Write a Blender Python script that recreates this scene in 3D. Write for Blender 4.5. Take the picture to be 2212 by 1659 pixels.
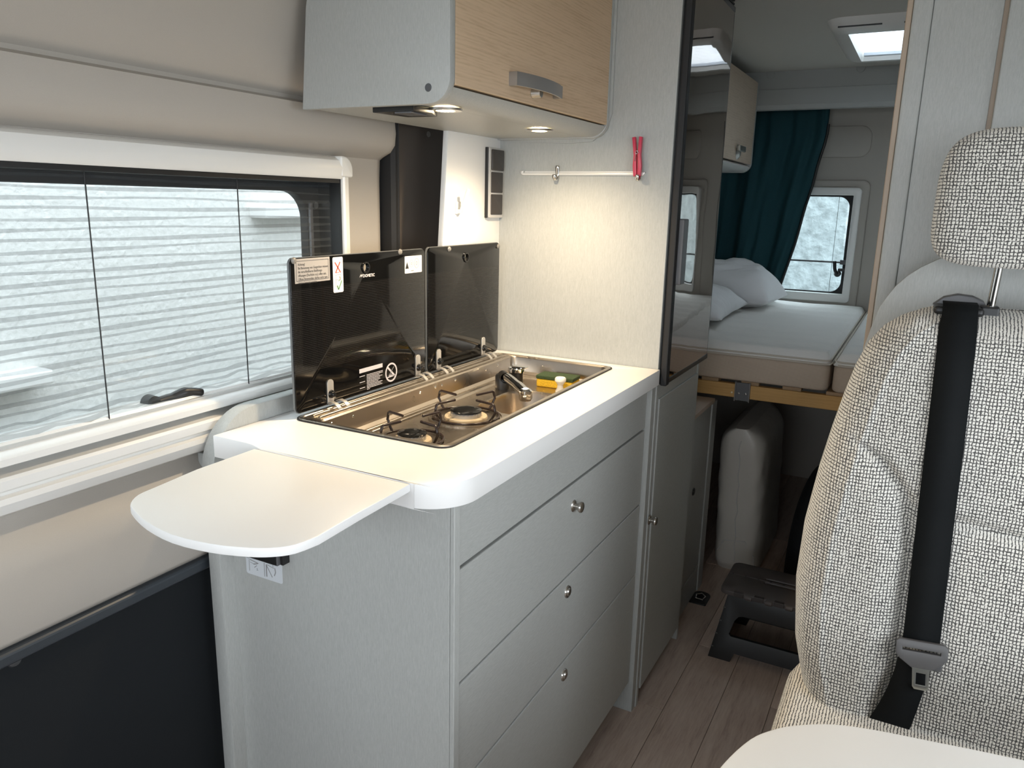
import bpy, bmesh, math, random
from mathutils import Vector, Matrix
random.seed(7)
for o in list(bpy.data.objects): bpy.data.objects.remove(o)
S = bpy.context.scene
COL = S.collection

# ------------------------------------------------------------------ camera
W, H, FPX = 2212, 1659, 1661.0
YAW, PIT, ROL = math.radians(27.88), math.radians(13.30), math.radians(1.28)
C = Vector((0, 0, 1.34))
_f = Vector((-math.sin(YAW)*math.cos(PIT), math.cos(YAW)*math.cos(PIT), -math.sin(PIT)))
_r = Vector((math.cos(YAW), math.sin(YAW), 0)); _u = _r.cross(_f)
CR = math.cos(ROL)*_r + math.sin(ROL)*_u
CU = -math.sin(ROL)*_r + math.cos(ROL)*_u
cd = bpy.data.cameras.new('camera'); cam = bpy.data.objects.new('camera', cd); COL.objects.link(cam)
cd.sensor_width = 36; cd.lens = FPX/W*36; cd.clip_start = .02
m = Matrix((CR, CU, -_f)).transposed().to_4x4(); m.translation = C
cam.matrix_world = m
S.camera = cam
def ray(x, y): return _f + (x-W/2)/FPX*CR - (y-H/2)/FPX*CU
def at_x(x, y, X): d = ray(x, y); return C + d*((X-C.x)/d.x)
def at_y(x, y, Y): d = ray(x, y); return C + d*((Y-C.y)/d.y)
def at_z(x, y, Z): d = ray(x, y); return C + d*((Z-C.z)/d.z)

# ------------------------------------------------------------------ world and exposure
S.view_settings.view_transform = 'Standard'; S.view_settings.look = 'None'
S.view_settings.gamma = 1; S.view_settings.use_curve_mapping = False
S.view_settings.exposure = 2.85
w = bpy.data.worlds.new('overcast_sky'); S.world = w; w.use_nodes = True
bg = w.node_tree.nodes['Background']; bg.inputs[0].default_value = (.86, .93, 1.0, 1); bg.inputs[1].default_value = 1.0

def portal(name, loc, rot, sx, sy):
    l = bpy.data.lights.new(name, 'AREA'); l.shape = 'RECTANGLE'; l.size = sx; l.size_y = sy
    l.cycles.is_portal = True
    o = bpy.data.objects.new(name, l); COL.objects.link(o); o.location = loc; o.rotation_euler = rot
    return o
R90 = math.pi/2
# -Z of each portal points into the van; a portal only guides the sampling of the sky through an opening, it gives no light itself
portal('windscreen_offscreen', (-.155, -1.60, 1.33), (R90, 0, 0), 1.75, .80)
portal('cab_door_left_offscreen', (-1.13, -.92, 1.23), (0, -R90, 0), .66, .86)
portal('cab_door_right_offscreen', (.815, -.92, 1.23), (0, R90, 0), .66, .86)
portal('dinette_window_offscreen', (.815, .60, 1.2), (0, R90, 0), .58, 1.1)
portal('rear_window_right_offscreen', (.27, 4.08, 1.17), (-R90, 0, 0), .54, .5)
portal('kitchen_window_portal', (-1.2, .75, 1.2), (0, -R90, 0), .5, 1.0)
portal('rear_window_portal', (-.58, 4.08, 1.17), (-R90, 0, 0), .54, .5)
portal('rooflight_portal', (-.06, 3.06, 2.03), (0, 0, 0), .5, .5)

# ------------------------------------------------------------------ materials
MATS = {}
class NT:
    def __init__(s, name):
        s.m = bpy.data.materials.new(name); s.m.use_nodes = True; s.t = s.m.node_tree
        s.b = s.t.nodes['Principled BSDF']; s.out = s.t.nodes['Material Output']
    def n(s, typ, **kw):
        nd = s.t.nodes.new(typ)
        for k, v in kw.items():
            if k.startswith('i_'):
                k = k[2:]; k = int(k) if k.isdigit() else k.replace('_', ' ')
                nd.inputs[k].default_value = v
            else: setattr(nd, k, v)
        return nd
    def l(s, a, b): s.t.links.new(a, b)
    def coord(s, scale=(1, 1, 1)):
        tc = s.n('ShaderNodeNewGeometry'); mp = s.n('ShaderNodeMapping'); mp.inputs['Scale'].default_value = scale
        s.l(tc.outputs['Position'], mp.inputs[0]); return mp.outputs[0]
    def noise(s, scale, vec, detail=3, rough=.5):
        nd = s.n('ShaderNodeTexNoise'); nd.inputs['Scale'].default_value = scale; nd.inputs['Detail'].default_value = detail
        nd.inputs['Roughness'].default_value = rough; s.l(vec, nd.inputs['Vector']); return nd.outputs['Fac']
    def ramp(s, fac, stops):
        nd = s.n('ShaderNodeValToRGB'); e = nd.color_ramp.elements
        while len(e) < len(stops): e.new(.5)
        for k, (p, c) in zip(e, stops): k.position = p; k.color = (*c, 1) if len(c) == 3 else c
        s.l(fac, nd.inputs[0]); return nd.outputs[0]
    def math(s, op, a, b=0, clamp=False):
        nd = s.n('ShaderNodeMath', operation=op); nd.use_clamp = clamp
        for k, v in enumerate((a, b)):
            if isinstance(v, (int, float)): nd.inputs[k].default_value = v
            else: s.l(v, nd.inputs[k])
        return nd.outputs[0]
    def mix(s, fac, a, b):
        nd = s.n('ShaderNodeMix', data_type='RGBA')
        if isinstance(fac, (int, float)): nd.inputs[0].default_value = fac
        else: s.l(fac, nd.inputs[0])
        for k, v in ((6, a), (7, b)):
            if isinstance(v, tuple): nd.inputs[k].default_value = (*v[:3], 1)
            else: s.l(v, nd.inputs[k])
        return nd.outputs[2]
    def sep(s, v):
        nd = s.n('ShaderNodeSeparateXYZ'); s.l(v, nd.inputs[0]); return nd.outputs
    def bump(s, h, strength=.1, dist=.001):
        nd = s.n('ShaderNodeBump'); nd.inputs['Strength'].default_value = strength; nd.inputs['Distance'].default_value = dist
        s.l(h, nd.inputs['Height']); s.l(nd.outputs[0], s.b.inputs['Normal'])
def P(name, col, rough=.5, metal=0, spec=.5, coat=0, bump=None, var=0, emit=None):
    if name in MATS: return MATS[name]
    t = NT(name); b = t.b
    b.inputs['Base Color'].default_value = (*col, 1); b.inputs['Roughness'].default_value = rough; b.inputs['Metallic'].default_value = metal
    b.inputs['Specular IOR Level'].default_value = spec; b.inputs['Coat Weight'].default_value = coat
    if emit: b.inputs['Emission Color'].default_value = (*emit[0], 1); b.inputs['Emission Strength'].default_value = emit[1]
    sc = bump[0] if bump else 30
    if bump or var:
        nz = t.noise(sc, t.coord(), 3)
        if bump: t.bump(nz, bump[1], bump[2] if len(bump) > 2 else .001)
        if var:
            t.l(t.ramp(nz, [(.3, tuple(c*(1-var) for c in col)), (.7, tuple(min(1, c*(1+var)) for c in col))]), b.inputs['Base Color'])
    MATS[name] = t.m; return t.m
def laminate(name, col, scale, rough=.42, amp=.10):
    t = NT(name); v = t.coord(scale); a = t.noise(1, v, 3, .6); b_ = t.noise(3.1, v, 2)
    f = t.math('ADD', t.math('MULTIPLY', a, .6), t.math('MULTIPLY', b_, .4))
    t.l(t.ramp(f, [(.33, tuple(c*(1-amp) for c in col)), (.5, col), (.67, tuple(min(1, c*(1+amp)) for c in col))]), t.b.inputs['Base Color'])
    t.b.inputs['Roughness'].default_value = rough; t.bump(f, .22, .0006); MATS[name] = t.m; return t.m
GREY = (.42, .43, .415)
LAMV = laminate('grey_laminate_upright_grain', GREY, (520, 520, 60))
LAMH = laminate('grey_laminate_lying_grain', GREY, (520, 60, 520))
LAMP = LAMV      # one laminate on all the furniture
def wood(name, c1, c2, scale):
    t = NT(name); v = t.coord(scale); w1 = t.noise(1, v, 5, .65); w2 = t.noise(6, v, 3, .5)
    wv = t.n('ShaderNodeTexWave', wave_type='BANDS', bands_direction='Z'); wv.inputs['Scale'].default_value = .55; wv.inputs['Distortion'].default_value = 7; wv.inputs['Detail'].default_value = 3; wv.inputs['Detail Scale'].default_value = 1.2
    t.l(v, wv.inputs['Vector'])
    f = t.math('ADD', t.math('ADD', t.math('MULTIPLY', w1, .55), t.math('MULTIPLY', w2, .33)), t.math('MULTIPLY', wv.outputs['Fac'], .12))
    t.l(t.ramp(f, [(.25, c2), (.5, c1), (.8, tuple(c*1.1 for c in c1))]), t.b.inputs['Base Color'])
    t.b.inputs['Roughness'].default_value = .62; t.b.inputs['Specular IOR Level'].default_value = .3; t.bump(f, .2, .0006); MATS[name] = t.m; return t.m
OAK = wood('light_oak', (.66, .49, .33), (.50, .345, .21), (14, 6, 95))
BEECH = wood('bed_beam_wood', (.56, .33, .12), (.48, .27, .09), (6, 60, 60))
SLAT = wood('slat_wood', (.36, .24, .14), (.30, .19, .11), (60, 6, 60))
WHITE = P('white_worktop', (.86, .855, .84), .38, bump=(400, .05))
WPLAST = P('white_plastic', (.80, .79, .76), .3)
LINING = P('grey_wall_lining', (.45, .415, .37), .62, bump=(900, .12), var=.02)
CEIL = P('ceiling_lining', (.60, .575, .53), .7, bump=(900, .1))
DARKP = P('dark_door_trim', (.008, .010, .012), .7, spec=.25, bump=(700, .25))
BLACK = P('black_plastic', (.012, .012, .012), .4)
RUBBER = P('black_rubber', (.008, .008, .009), .6)
BROWNP = P('dark_brown_pillar', (.10, .082, .068), .55)
SATIN = P('satin_nickel', (.52, .50, .47), .3, 1)
CHROME = P('chrome', (.78, .77, .75), .08, 1)
ALU = P('aluminium', (.62, .61, .59), .35, 1)
BRASS = P('burner_flange', (.70, .58, .40), .4, .4)
ENAMEL = P('black_enamel', (.01, .01, .01), .12)
WIRE = P('dark_enamel_wire', (.025, .015, .012), .25)
GREYPL = P('grey_plastic', (.11, .11, .115), .45)
STEELT = NT('brushed_steel'); _b = STEELT.b
_b.inputs['Base Color'].default_value = (.50, .44, .37, 1); _b.inputs['Metallic'].default_value = 1
_n = STEELT.noise(1, STEELT.coord((15, 15, 15)), 2)
STEELT.l(STEELT.ramp(_n, [(.3, (.26, .26, .26)), (.7, (.32, .32, .32))]), _b.inputs['Roughness']); STEEL = STEELT.m
def lid_glass():
    t = NT('black_printed_glass'); t.b.inputs['Roughness'].default_value = .06; t.b.inputs['Specular IOR Level'].default_value = .4
    p = t.sep(t.coord()); z = p[2]; y = p[1]
    ln = t.math('GREATER_THAN', t.math('SINE', t.math('MULTIPLY', z, 2*math.pi/.0033)), .15)
    dt = t.math('GREATER_THAN', t.math('SINE', t.math('MULTIPLY', y, 2*math.pi/.0033)), -.5)
    band = t.math('MULTIPLY', t.math('GREATER_THAN', z, 1.03), t.math('LESS_THAN', z, 1.182))
    f = t.math('MULTIPLY', t.math('MULTIPLY', ln, dt), band)
    t.l(t.mix(f, (.004, .004, .004), (.013, .011, .010)), t.b.inputs['Base Color'])
    t.l(t.math('ADD', t.math('MULTIPLY', f, .25), .07), t.b.inputs['Roughness']); return t.m
LIDG = lid_glass()
def fridge_glass():
    t = NT('dark_mirror_door'); t.b.inputs['Base Color'].default_value = (.40, .345, .31, 1); t.b.inputs['Metallic'].default_value = 1; t.b.inputs['Roughness'].default_value = .03
    t.bump(t.noise(9, t.coord((1, 1, .6)), 1), .12, .006); return t.m
FRG = fridge_glass()
def fabric():
    t = NT('woven_check_fabric'); p = t.coord(); s_ = t.sep(p)
    nz = t.noise(45, p, 2); nz2 = t.noise(260, p, 2); nz3 = t.noise(420, p, 1)
    j = t.math('MULTIPLY', t.math('SUBTRACT', nz, .5), .0040); j2 = t.math('MULTIPLY', t.math('SUBTRACT', nz2, .5), .0030)
    x = t.math('ADD', t.math('ADD', s_[0], j), j2); z = t.math('ADD', t.math('ADD', s_[2], j), j2)
    lx = t.math('SINE', t.math('MULTIPLY', x, 2*math.pi/.0048)); lz = t.math('SINE', t.math('MULTIPLY', z, 2*math.pi/.0053))
    g_ = t.n('ShaderNodeNewGeometry'); nn = t.sep(g_.outputs['Normal'])
    mz = t.math('SUBTRACT', 1, t.math('MULTIPLY', t.math('SUBTRACT', t.math('ABSOLUTE', nn[2]), .55), 4, True), True); mxx = t.math('SUBTRACT', 1, t.math('MULTIPLY', t.math('SUBTRACT', t.math('ABSOLUTE', nn[0]), .75), 5, True), True)
    thr = t.math('ADD', .28, t.math('MULTIPLY', t.math('SUBTRACT', nz3, .5), 1.6))
    f = t.math('MAXIMUM', t.math('MULTIPLY', t.math('MULTIPLY', t.math('SUBTRACT', lx, thr), 2.2, True), mxx), t.math('MULTIPLY', t.math('MULTIPLY', t.math('SUBTRACT', lz, t.math('ADD', thr, .12)), 2.2, True), mz))
    t.l(t.mix(f, (.76, .73, .67), (.085, .082, .078)), t.b.inputs['Base Color'])
    t.b.inputs['Roughness'].default_value = .9; t.b.inputs['Specular IOR Level'].default_value = .15; t.b.inputs['Sheen Weight'].default_value = .2
    h = t.math('SUBTRACT', 1, f); t.bump(h, .5, .0012); return t.m
FABRIC = fabric()
def floor_mat():
    t = NT('vinyl_plank_wood'); oi = t.n('ShaderNodeObjectInfo')
    off = t.n('ShaderNodeVectorMath', operation='SCALE'); t.l(oi.outputs['Location'], off.inputs[0]); off.inputs['Scale'].default_value = 7.3
    g = t.n('ShaderNodeNewGeometry'); ad = t.n('ShaderNodeVectorMath', operation='ADD'); t.l(g.outputs['Position'], ad.inputs[0]); t.l(off.outputs[0], ad.inputs[1])
    mp = t.n('ShaderNodeMapping'); mp.inputs['Scale'].default_value = (40, 4, 1); t.l(ad.outputs[0], mp.inputs[0])
    a = t.noise(1, mp.outputs[0], 6, .7); b_ = t.noise(5, mp.outputs[0], 4, .6)
    f = t.math('ADD', t.math('MULTIPLY', a, .7), t.math('MULTIPLY', b_, .3))
    c = t.ramp(f, [(.30, (.34, .25, .20)), (.46, (.52, .40, .33)), (.58, (.60, .48, .40)), (.75, (.66, .55, .47))])
    rnd = t.math('ADD', .84, t.math('MULTIPLY', oi.outputs['Random'], .3))
    hs = t.n('ShaderNodeHueSaturation'); t.l(c, hs.inputs['Color']); t.l(rnd, hs.inputs['Value']); t.l(hs.outputs[0], t.b.inputs['Base Color'])
    t.b.inputs['Roughness'].default_value = .42; t.bump(f, .15, .0006); return t.m
FLOORM = floor_mat()
def thin_glass(name, tint):
    t = NT(name); tr = t.n('ShaderNodeBsdfTransparent'); tr.inputs[0].default_value = (*tint, 1)
    gl = t.n('ShaderNodeBsdfGlossy'); gl.inputs['Roughness'].default_value = .02; gl.inputs[0].default_value = (.9, .95, 1, 1)
    lw = t.n('ShaderNodeLayerWeight'); lw.inputs[0].default_value = .5; mx = t.n('ShaderNodeMixShader')
    t.l(t.math('ADD', .035, t.math('MULTIPLY', t.math('POWER', lw.outputs['Facing'], 5), .9)), mx.inputs[0]); t.l(tr.outputs[0], mx.inputs[1]); t.l(gl.outputs[0], mx.inputs[2]); t.l(mx.outputs[0], t.out.inputs[0]); return t.m
ACRYL = thin_glass('tinted_acrylic_pane', (.82, .85, .85))
ACRYL2 = thin_glass('rear_acrylic_pane', (.74, .79, .80))
def screen_mat(name, opacity, col, transl=0.0):
    t = NT(name); tr = t.n('ShaderNodeBsdfTransparent'); df = t.n('ShaderNodeBsdfDiffuse'); df.inputs[0].default_value = (*col, 1)
    body = df.outputs[0]
    if transl:
        tl = t.n('ShaderNodeBsdfTranslucent'); tl.inputs[0].default_value = (*col, 1); m2 = t.n('ShaderNodeMixShader'); m2.inputs[0].default_value = transl
        t.l(df.outputs[0], m2.inputs[1]); t.l(tl.outputs[0], m2.inputs[2]); body = m2.outputs[0]
    mx = t.n('ShaderNodeMixShader'); mx.inputs[0].default_value = opacity
    t.l(tr.outputs[0], mx.inputs[1]); t.l(body, mx.inputs[2]); t.l(mx.outputs[0], t.out.inputs[0]); return t.m
MESH = screen_mat('insect_screen_gauze', .20, (.10, .11, .115))
BLIND = screen_mat('pleated_rooflight_blind', .80, (.82, .84, .88), .85)
MATTOP = P('white_mattress_ticking', (.84, .81, .77), .8, bump=(35, .35, .01))
def ticking():
    t = NT('beige_mesh_mattress_side'); p = t.coord(); s_ = t.sep(p)
    a = t.math('SINE', t.math('MULTIPLY', t.math('ADD', s_[0], s_[2]), 2*math.pi/.0075)); b_ = t.math('SINE', t.math('MULTIPLY', t.math('SUBTRACT', s_[0], s_[2]), 2*math.pi/.0075))
    f = t.math('MULTIPLY', t.math('ADD', t.math('MULTIPLY', a, b_), 1), .5)
    t.l(t.mix(f, (.42, .32, .24), (.68, .57, .46)), t.b.inputs['Base Color']); t.b.inputs['Roughness'].default_value = .85; t.bump(f, .5, .001); return t.m
TICK = ticking()
PILLOW = P('white_cotton', (.86, .85, .86), .85, bump=(14, .5, .012))
TEAL = P('teal_curtain_cloth', (.008, .055, .068), .85, bump=(500, .2), var=.12)
BAGM = P('frosted_plastic_wrap', (.60, .56, .50), .38, spec=.5, bump=(12, .5, .01))
BAGD = P('dark_fabric_bag', (.012, .012, .014), .6, bump=(22, .6, .01))
SPY = P('yellow_sponge', (.75, .48, .03), .9, bump=(350, .8, .002), var=.15)
SPG = P('green_scourer', (.045, .075, .03), .95, bump=(600, .8, .002), var=.2)
RED = P('pink_red_peg', (.62, .05, .10), .35)
LABELG = P('grey_sticker', (.36, .34, .32), .5)
LABELW = P('white_sticker', (.80, .78, .74), .45)
INK = P('black_ink', (.02, .02, .02), .6); INKR = P('red_ink', (.55, .08, .05), .6); INKG = P('green_ink', (.10, .25, .10), .6); INKW = P('white_ink', (.62, .58, .58), .6); INKS = P('grey_ink', (.25, .25, .25), .6)
BELT = P('black_webbing', (.005, .006, .0065), .75, spec=.15, bump=(900, .4))
STOOLT = P('grey_stool_plastic', (.085, .072, .068), .5, bump=(900, .2)); STOOLB = P('black_stool_plastic', (.012, .012, .012), .45)
CAPG = P('dark_grey_cap', (.09, .095, .10), .5)
BEADM = P('edge_band', (.42, .33, .25), .45)
LAMPE = P('lamp_lens', (1, .9, .7), .3, emit=((1, .80, .52), 30))
RENDER = P('house_render', (.62, .61, .585), .9, bump=(40, .6, .01), var=.08)
SILLM = P('house_sill', (.66, .65, .63), .7); GRAVEL = P('gravel', (.33, .33, .31), .95, bump=(60, 1, .03), var=.3)
PALE = P('pale_green_hedge_wall', (.33, .36, .36), .9, bump=(9, .8, .05), var=.25)

# ------------------------------------------------------------------ mesh helpers
def tag(o, label=None, cat=None, group=None, kind=None):
    if label: o['label'] = label
    if cat: o['category'] = cat
    if group: o['group'] = group
    if kind: o['kind'] = kind
    return o
def thing(name, loc, label=None, cat=None, group=None, kind=None):
    o = bpy.data.objects.new(name, None); COL.objects.link(o); o.location = loc; o.empty_display_size = .05
    return tag(o, label, cat, group, kind)
def link(name, me, mat, parent=None, smooth=False, matr=None):
    if mat: me.materials.append(mat)
    if matr is not None: me.transform(matr)
    if smooth:
        for p in me.polygons: p.use_smooth = True
    o = bpy.data.objects.new(name, me); COL.objects.link(o)
    vs = [v.co for v in me.vertices]
    lo = [min(v[k] for v in vs) for k in range(3)]; hi = [max(v[k] for v in vs) for k in range(3)]
    org = Vector(((lo[0]+hi[0])/2, (lo[1]+hi[1])/2, lo[2]))
    me.transform(Matrix.Translation(-org)); o.location = org
    if parent is not None:
        o.parent = parent
        pl = Vector((0, 0, 0)); q = parent
        while q is not None: pl += q.location; q = q.parent
        o.location = org - pl
    me.update(); return o
def bm_link(name, bm, mat, parent=None, smooth=False, matr=None):
    bmesh.ops.recalc_face_normals(bm, faces=bm.faces)
    me = bpy.data.meshes.new(name); bm.to_mesh(me); bm.free(); return link(name, me, mat, parent, smooth, matr)
def autosmooth(o, ang=40):
    me = o.data
    for p in me.polygons: p.use_smooth = True
    me.set_sharp_from_angle(angle=math.radians(ang)); return o
def bm_box(bm, x0, x1, y0, y1, z0, z1):
    r = bmesh.ops.create_cube(bm, size=1)
    for v in r['verts']: v.co = Vector(((x0+x1)/2+v.co.x*(x1-x0), (y0+y1)/2+v.co.y*(y1-y0), (z0+z1)/2+v.co.z*(z1-z0)))
    return r['verts']
def box(name, x0, x1, y0, y1, z0, z1, mat, parent=None, bev=.0015, seg=2, matr=None):
    bm = bmesh.new(); bm_box(bm, min(x0, x1), max(x0, x1), min(y0, y1), max(y0, y1), min(z0, z1), max(z0, z1))
    if bev: bmesh.ops.bevel(bm, geom=bm.edges, offset=bev, segments=seg, affect='EDGES', profile=.5)
    return bm_link(name, bm, mat, parent, matr=matr)
def rrect(u0, u1, v0, v1, r, n=6):
    pts = []
    if not isinstance(r, (list, tuple)): r = [r]*4
    for (cu, cv, a, rr) in ((u1-r[0], v1-r[0], 0, r[0]), (u0+r[1], v1-r[1], 90, r[1]), (u0+r[2], v0+r[2], 180, r[2]), (u1-r[3], v0+r[3], 270, r[3])):
        for k in range(n+1):
            t = math.radians(a+90*k/n); pts.append((cu+rr*math.cos(t), cv+rr*math.sin(t)))
    return pts
def circ(cu, cv, r, n=24, rv=None): return [(cu+r*math.cos(2*math.pi*k/n), cv+(rv or r)*math.sin(2*math.pi*k/n)) for k in range(n)]
def place(axis, u, v, a):
    return {'x': (a, u, v), 'y': (u, a, v), 'z': (u, v, a)}[axis]
def extr(name, poly, axis, a0, a1, mat, parent=None, holes=(), bev=0, seg=2, smooth=True, matr=None):
    """polygon (u,v) extruded along axis; u,v are (y,z), (x,z) or (x,y)"""
    bm = bmesh.new(); loops = [poly]+list(holes); edges = []
    for lp in loops:
        vs = [bm.verts.new(place(axis, u, v, a0)) for u, v in lp]
        for k in range(len(vs)): edges.append(bm.edges.new((vs[k], vs[(k+1) % len(vs)])))
    if holes: bmesh.ops.triangle_fill(bm, edges=edges, use_beauty=True, use_dissolve=False)
    else: bm.faces.new([v for v in bm.verts])
    fs = list(bm.faces); r = bmesh.ops.extrude_face_region(bm, geom=fs)
    d = Vector(place(axis, 0, 0, a1-a0))
    for g in r['geom']:
        if isinstance(g, bmesh.types.BMVert): g.co += d
    bmesh.ops.recalc_face_normals(bm, faces=bm.faces)
    if bev:
        ed = [e for e in bm.edges if len(e.link_faces) == 2 and e.calc_face_angle(0) > 1.0 and abs((e.verts[0].co-e.verts[1].co).dot(d)) < 1e-9]
        bmesh.ops.bevel(bm, geom=ed, offset=bev, segments=seg, affect='EDGES', profile=.5)
    o = bm_link(name, bm, mat, parent, matr=matr)
    if smooth: autosmooth(o, 35)
    return o
def lathe(name, prof, o, axis, mat, parent=None, n=24, smooth=True):
    """prof: (r, h) pairs; h runs along axis vector"""
    ax = Vector(axis).normalized(); t = Vector((0, 0, 1)) if abs(ax.z) < .9 else Vector((1, 0, 0)); e1 = ax.cross(t).normalized(); e2 = ax.cross(e1); o = Vector(o)
    bm = bmesh.new(); rows = []
    for r, h in prof:
        if r < 1e-6: rows.append([bm.verts.new(o+ax*h)]); continue
        rows.append([bm.verts.new(o+ax*h+(e1*math.cos(2*math.pi*k/n)+e2*math.sin(2*math.pi*k/n))*r) for k in range(n)])
    for a, b in zip(rows, rows[1:]):
        for k in range(n):
            k2 = (k+1) % n
            if len(a) == 1 and len(b) == 1: continue
            if len(a) == 1: bm.faces.new((a[0], b[k2], b[k]))
            elif len(b) == 1: bm.faces.new((a[k], a[k2], b[0]))
            else: bm.faces.new((a[k], a[k2], b[k2], b[k]))
    ob = bm_link(name, bm, mat, parent)
    return autosmooth(ob, 40) if smooth else ob
def tube(name, pts, r, mat, parent=None, n=8, cyc=False):
    pts = [Vector(p) for p in pts]; bm = bmesh.new(); rows = []; N = len(pts); up = None
    rr = r if isinstance(r, (list, tuple)) else [r]*N
    for i, p in enumerate(pts):
        if cyc: d = pts[(i+1) % N]-pts[i-1]
        else: d = pts[min(i+1, N-1)]-pts[max(i-1, 0)]
        d.normalize()
        if up is None: up = d.orthogonal().normalized()
        up = (up-d*up.dot(d)).normalized(); sd = d.cross(up)
        rows.append([bm.verts.new(p+(up*math.cos(2*math.pi*k/n)+sd*math.sin(2*math.pi*k/n))*rr[i]) for k in range(n)])
    for i in range(N if cyc else N-1):
        a, b = rows[i], rows[(i+1) % N]
        for k in range(n): bm.faces.new((a[k], a[(k+1) % n], b[(k+1) % n], b[k]))
    if not cyc: bm.faces.new(rows[0]); bm.faces.new(rows[-1][::-1])
    return autosmooth(bm_link(name, bm, mat, parent), 50)
def smoothpath(pts, n=6):
    """Catmull-Rom"""
    pts = [Vector(p) for p in pts]; out = []
    q = [pts[0]]+pts+[pts[-1]]
    for i in range(1, len(q)-2):
        for k in range(n):
            t = k/n; a, b, c, d = q[i-1], q[i], q[i+1], q[i+2]
            out.append(.5*((2*b)+(c-a)*t+(2*a-5*b+4*c-d)*t*t+(3*b-a-3*c+d)*t**3))
    out.append(pts[-1]); return out
def grid(name, nu, nv, fn, mat, parent=None, close_u=False):
    bm = bmesh.new(); g = [[bm.verts.new(fn(i/(nu-1) if not close_u else i/nu, j/(nv-1))) for j in range(nv)] for i in range(nu)]
    for i in range(nu if close_u else nu-1):
        for j in range(nv-1):
            a = g[i]; b = g[(i+1) % nu]; bm.faces.new((a[j], b[j], b[j+1], a[j+1]))
    me = bpy.data.meshes.new(name); bm.to_mesh(me); bm.free(); return link(name, me, mat, parent, True)
def solid(o, t, off=0):
    md = o.modifiers.new('thickness', 'SOLIDIFY'); md.thickness = t; md.offset = off; return o
TX = Matrix(((0, 0, 1, 0), (1, 0, 0, 0), (0, 1, 0, 0), (0, 0, 0, 1)))      # text lies on a face that looks to +X
TY = Matrix(((1, 0, 0, 0), (0, 0, -1, 0), (0, 1, 0, 0), (0, 0, 0, 1)))     # ... that looks to -Y
def text(name, s, size, loc, frame, mat, parent=None, spacing=1.0, bold=0):
    cu = bpy.data.curves.new(name, 'FONT'); cu.body = s; cu.size = size; cu.extrude = .00005; cu.resolution_u = 2; cu.space_line = spacing; cu.offset = bold
    ob = bpy.data.objects.new('tmp', cu); COL.objects.link(ob); bpy.context.view_layer.update()
    me = bpy.data.meshes.new_from_object(ob.evaluated_get(bpy.context.evaluated_depsgraph_get())); bpy.data.objects.remove(ob)
    return link(name, me, mat, parent, False, Matrix.Translation(loc) @ frame)
def copy_thing(o, parent=None, off=None):
    c = o.copy(); COL.objects.link(c)
    if parent is not None: c.parent = parent
    if off is not None: c.location = c.location+Vector(off)
    for ch in [k for k in o.children]: copy_thing(ch, c)
    return c
def lerp(a, b, t): return a+(b-a)*t
def interp(x, tab):
    if x <= tab[0][0]: return tab[0][1]
    for (a, va), (b, vb) in zip(tab, tab[1:]):
        if x <= b:
            t = (x-a)/(b-a); return va+(vb-va)*t
    return tab[-1][1]
def sst(a, b, x): t = max(0, min(1, (x-a)/(b-a))); return t*t*(3-2*t)

# ================================================================== THE SHELL
XL, XR, YF, YR, ZC = -1.10, .80, -1.6, 4.0, 1.915
fl = thing('floor', (-.15, 1.2, 0), kind='structure')
box('subfloor', -1.35, 1.0, YF, YR+.1, -.03, -.004, P('floor_joint', (.12, .085, .065), .6), fl, 0)
pw = .128; x = -1.12; c = 0
while x < .80:
    y = -1.55+(.37*c) % .95-.95
    while y < YR:
        y0, y1 = max(y, -1.55), min(y+.95, YR)
        if y1-y0 > .05: box('plank', x+.0006, x+pw-.0006, y0+.0006, y1-.0006, -.004, 0, FLOORM, fl, .0008, 1)
        y += .95
    x += pw; c += 1

# --- left wall: sliding door lining with bulges, cut out for the window
prof = [(2.0, -.90), (1.93, -.935), (1.80, -.985), (1.70, -1.02), (1.60, -1.045), (1.535, -1.058), (1.524, -1.072), (1.517, -1.070), (1.510, -1.050), (1.48, -1.047), (1.455, -1.05), (1.440, -1.062), (1.430, -1.083), (1.424, -1.092),
        (1.38, -1.094), (1.0, -1.094), (.915, -1.094), (.895, -1.092), (.880, -1.084), (.862, -1.066), (.845, -1.056), (.82, -1.054), (.79, -1.060), (.725, -1.066), (.715, -1.072), (.71, -1.09)]
wl = thing('wall_left', (-1.06, .2, 0), kind='structure')
ys = [-.4, .18, 1.268, 1.405, 1.43, 1.445]
def wx(y, X): return X-(.0 if y < 1.41 else (.010 if y < 1.44 else .045))
bm = bmesh.new(); g = [[bm.verts.new((wx(y, X), y, z)) for (z, X) in prof] for y in ys]
for i in range(len(ys)-1):
    for j in range(len(prof)-1):
        zc = (prof[j][0]+prof[j+1][0])/2; yc = (ys[i]+ys[i+1])/2
        if .18 < yc < 1.268 and .92 < zc < 1.40: continue
        bm.faces.new((g[i][j], g[i+1][j], g[i+1][j+1], g[i][j+1]))
autosmooth(bm_link('door_lining', bm, LINING, wl), 50)
box('cab_wall', -1.14, -1.12, -1.6, -.4, 0, .90, DARKP, wl, 0); box('cab_wall', -1.14, -.95, -1.6, -.4, 1.56, 2.0, LINING, wl, 0); box('cab_wall', -1.14, -1.12, -.49, -.4, .90, 1.56, LINING, wl, 0); box('cab_wall', -1.14, -1.12, -1.6, -1.35, .90, 1.56, LINING, wl, 0)
box('cab_wall', -1.14, -1.1, -.42, -.38, 0, 2.0, LINING, wl, 0)
box('lower_door_panel', -1.085, -1.078, -.4, 1.0, .0, .704, DARKP, wl, .002)
box('lower_trim_strip', -1.082, -1.062, -.4, .95, .690, .712, P('grey_trim_strip', (.035, .042, .05), .35), wl, .006, 3)
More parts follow.
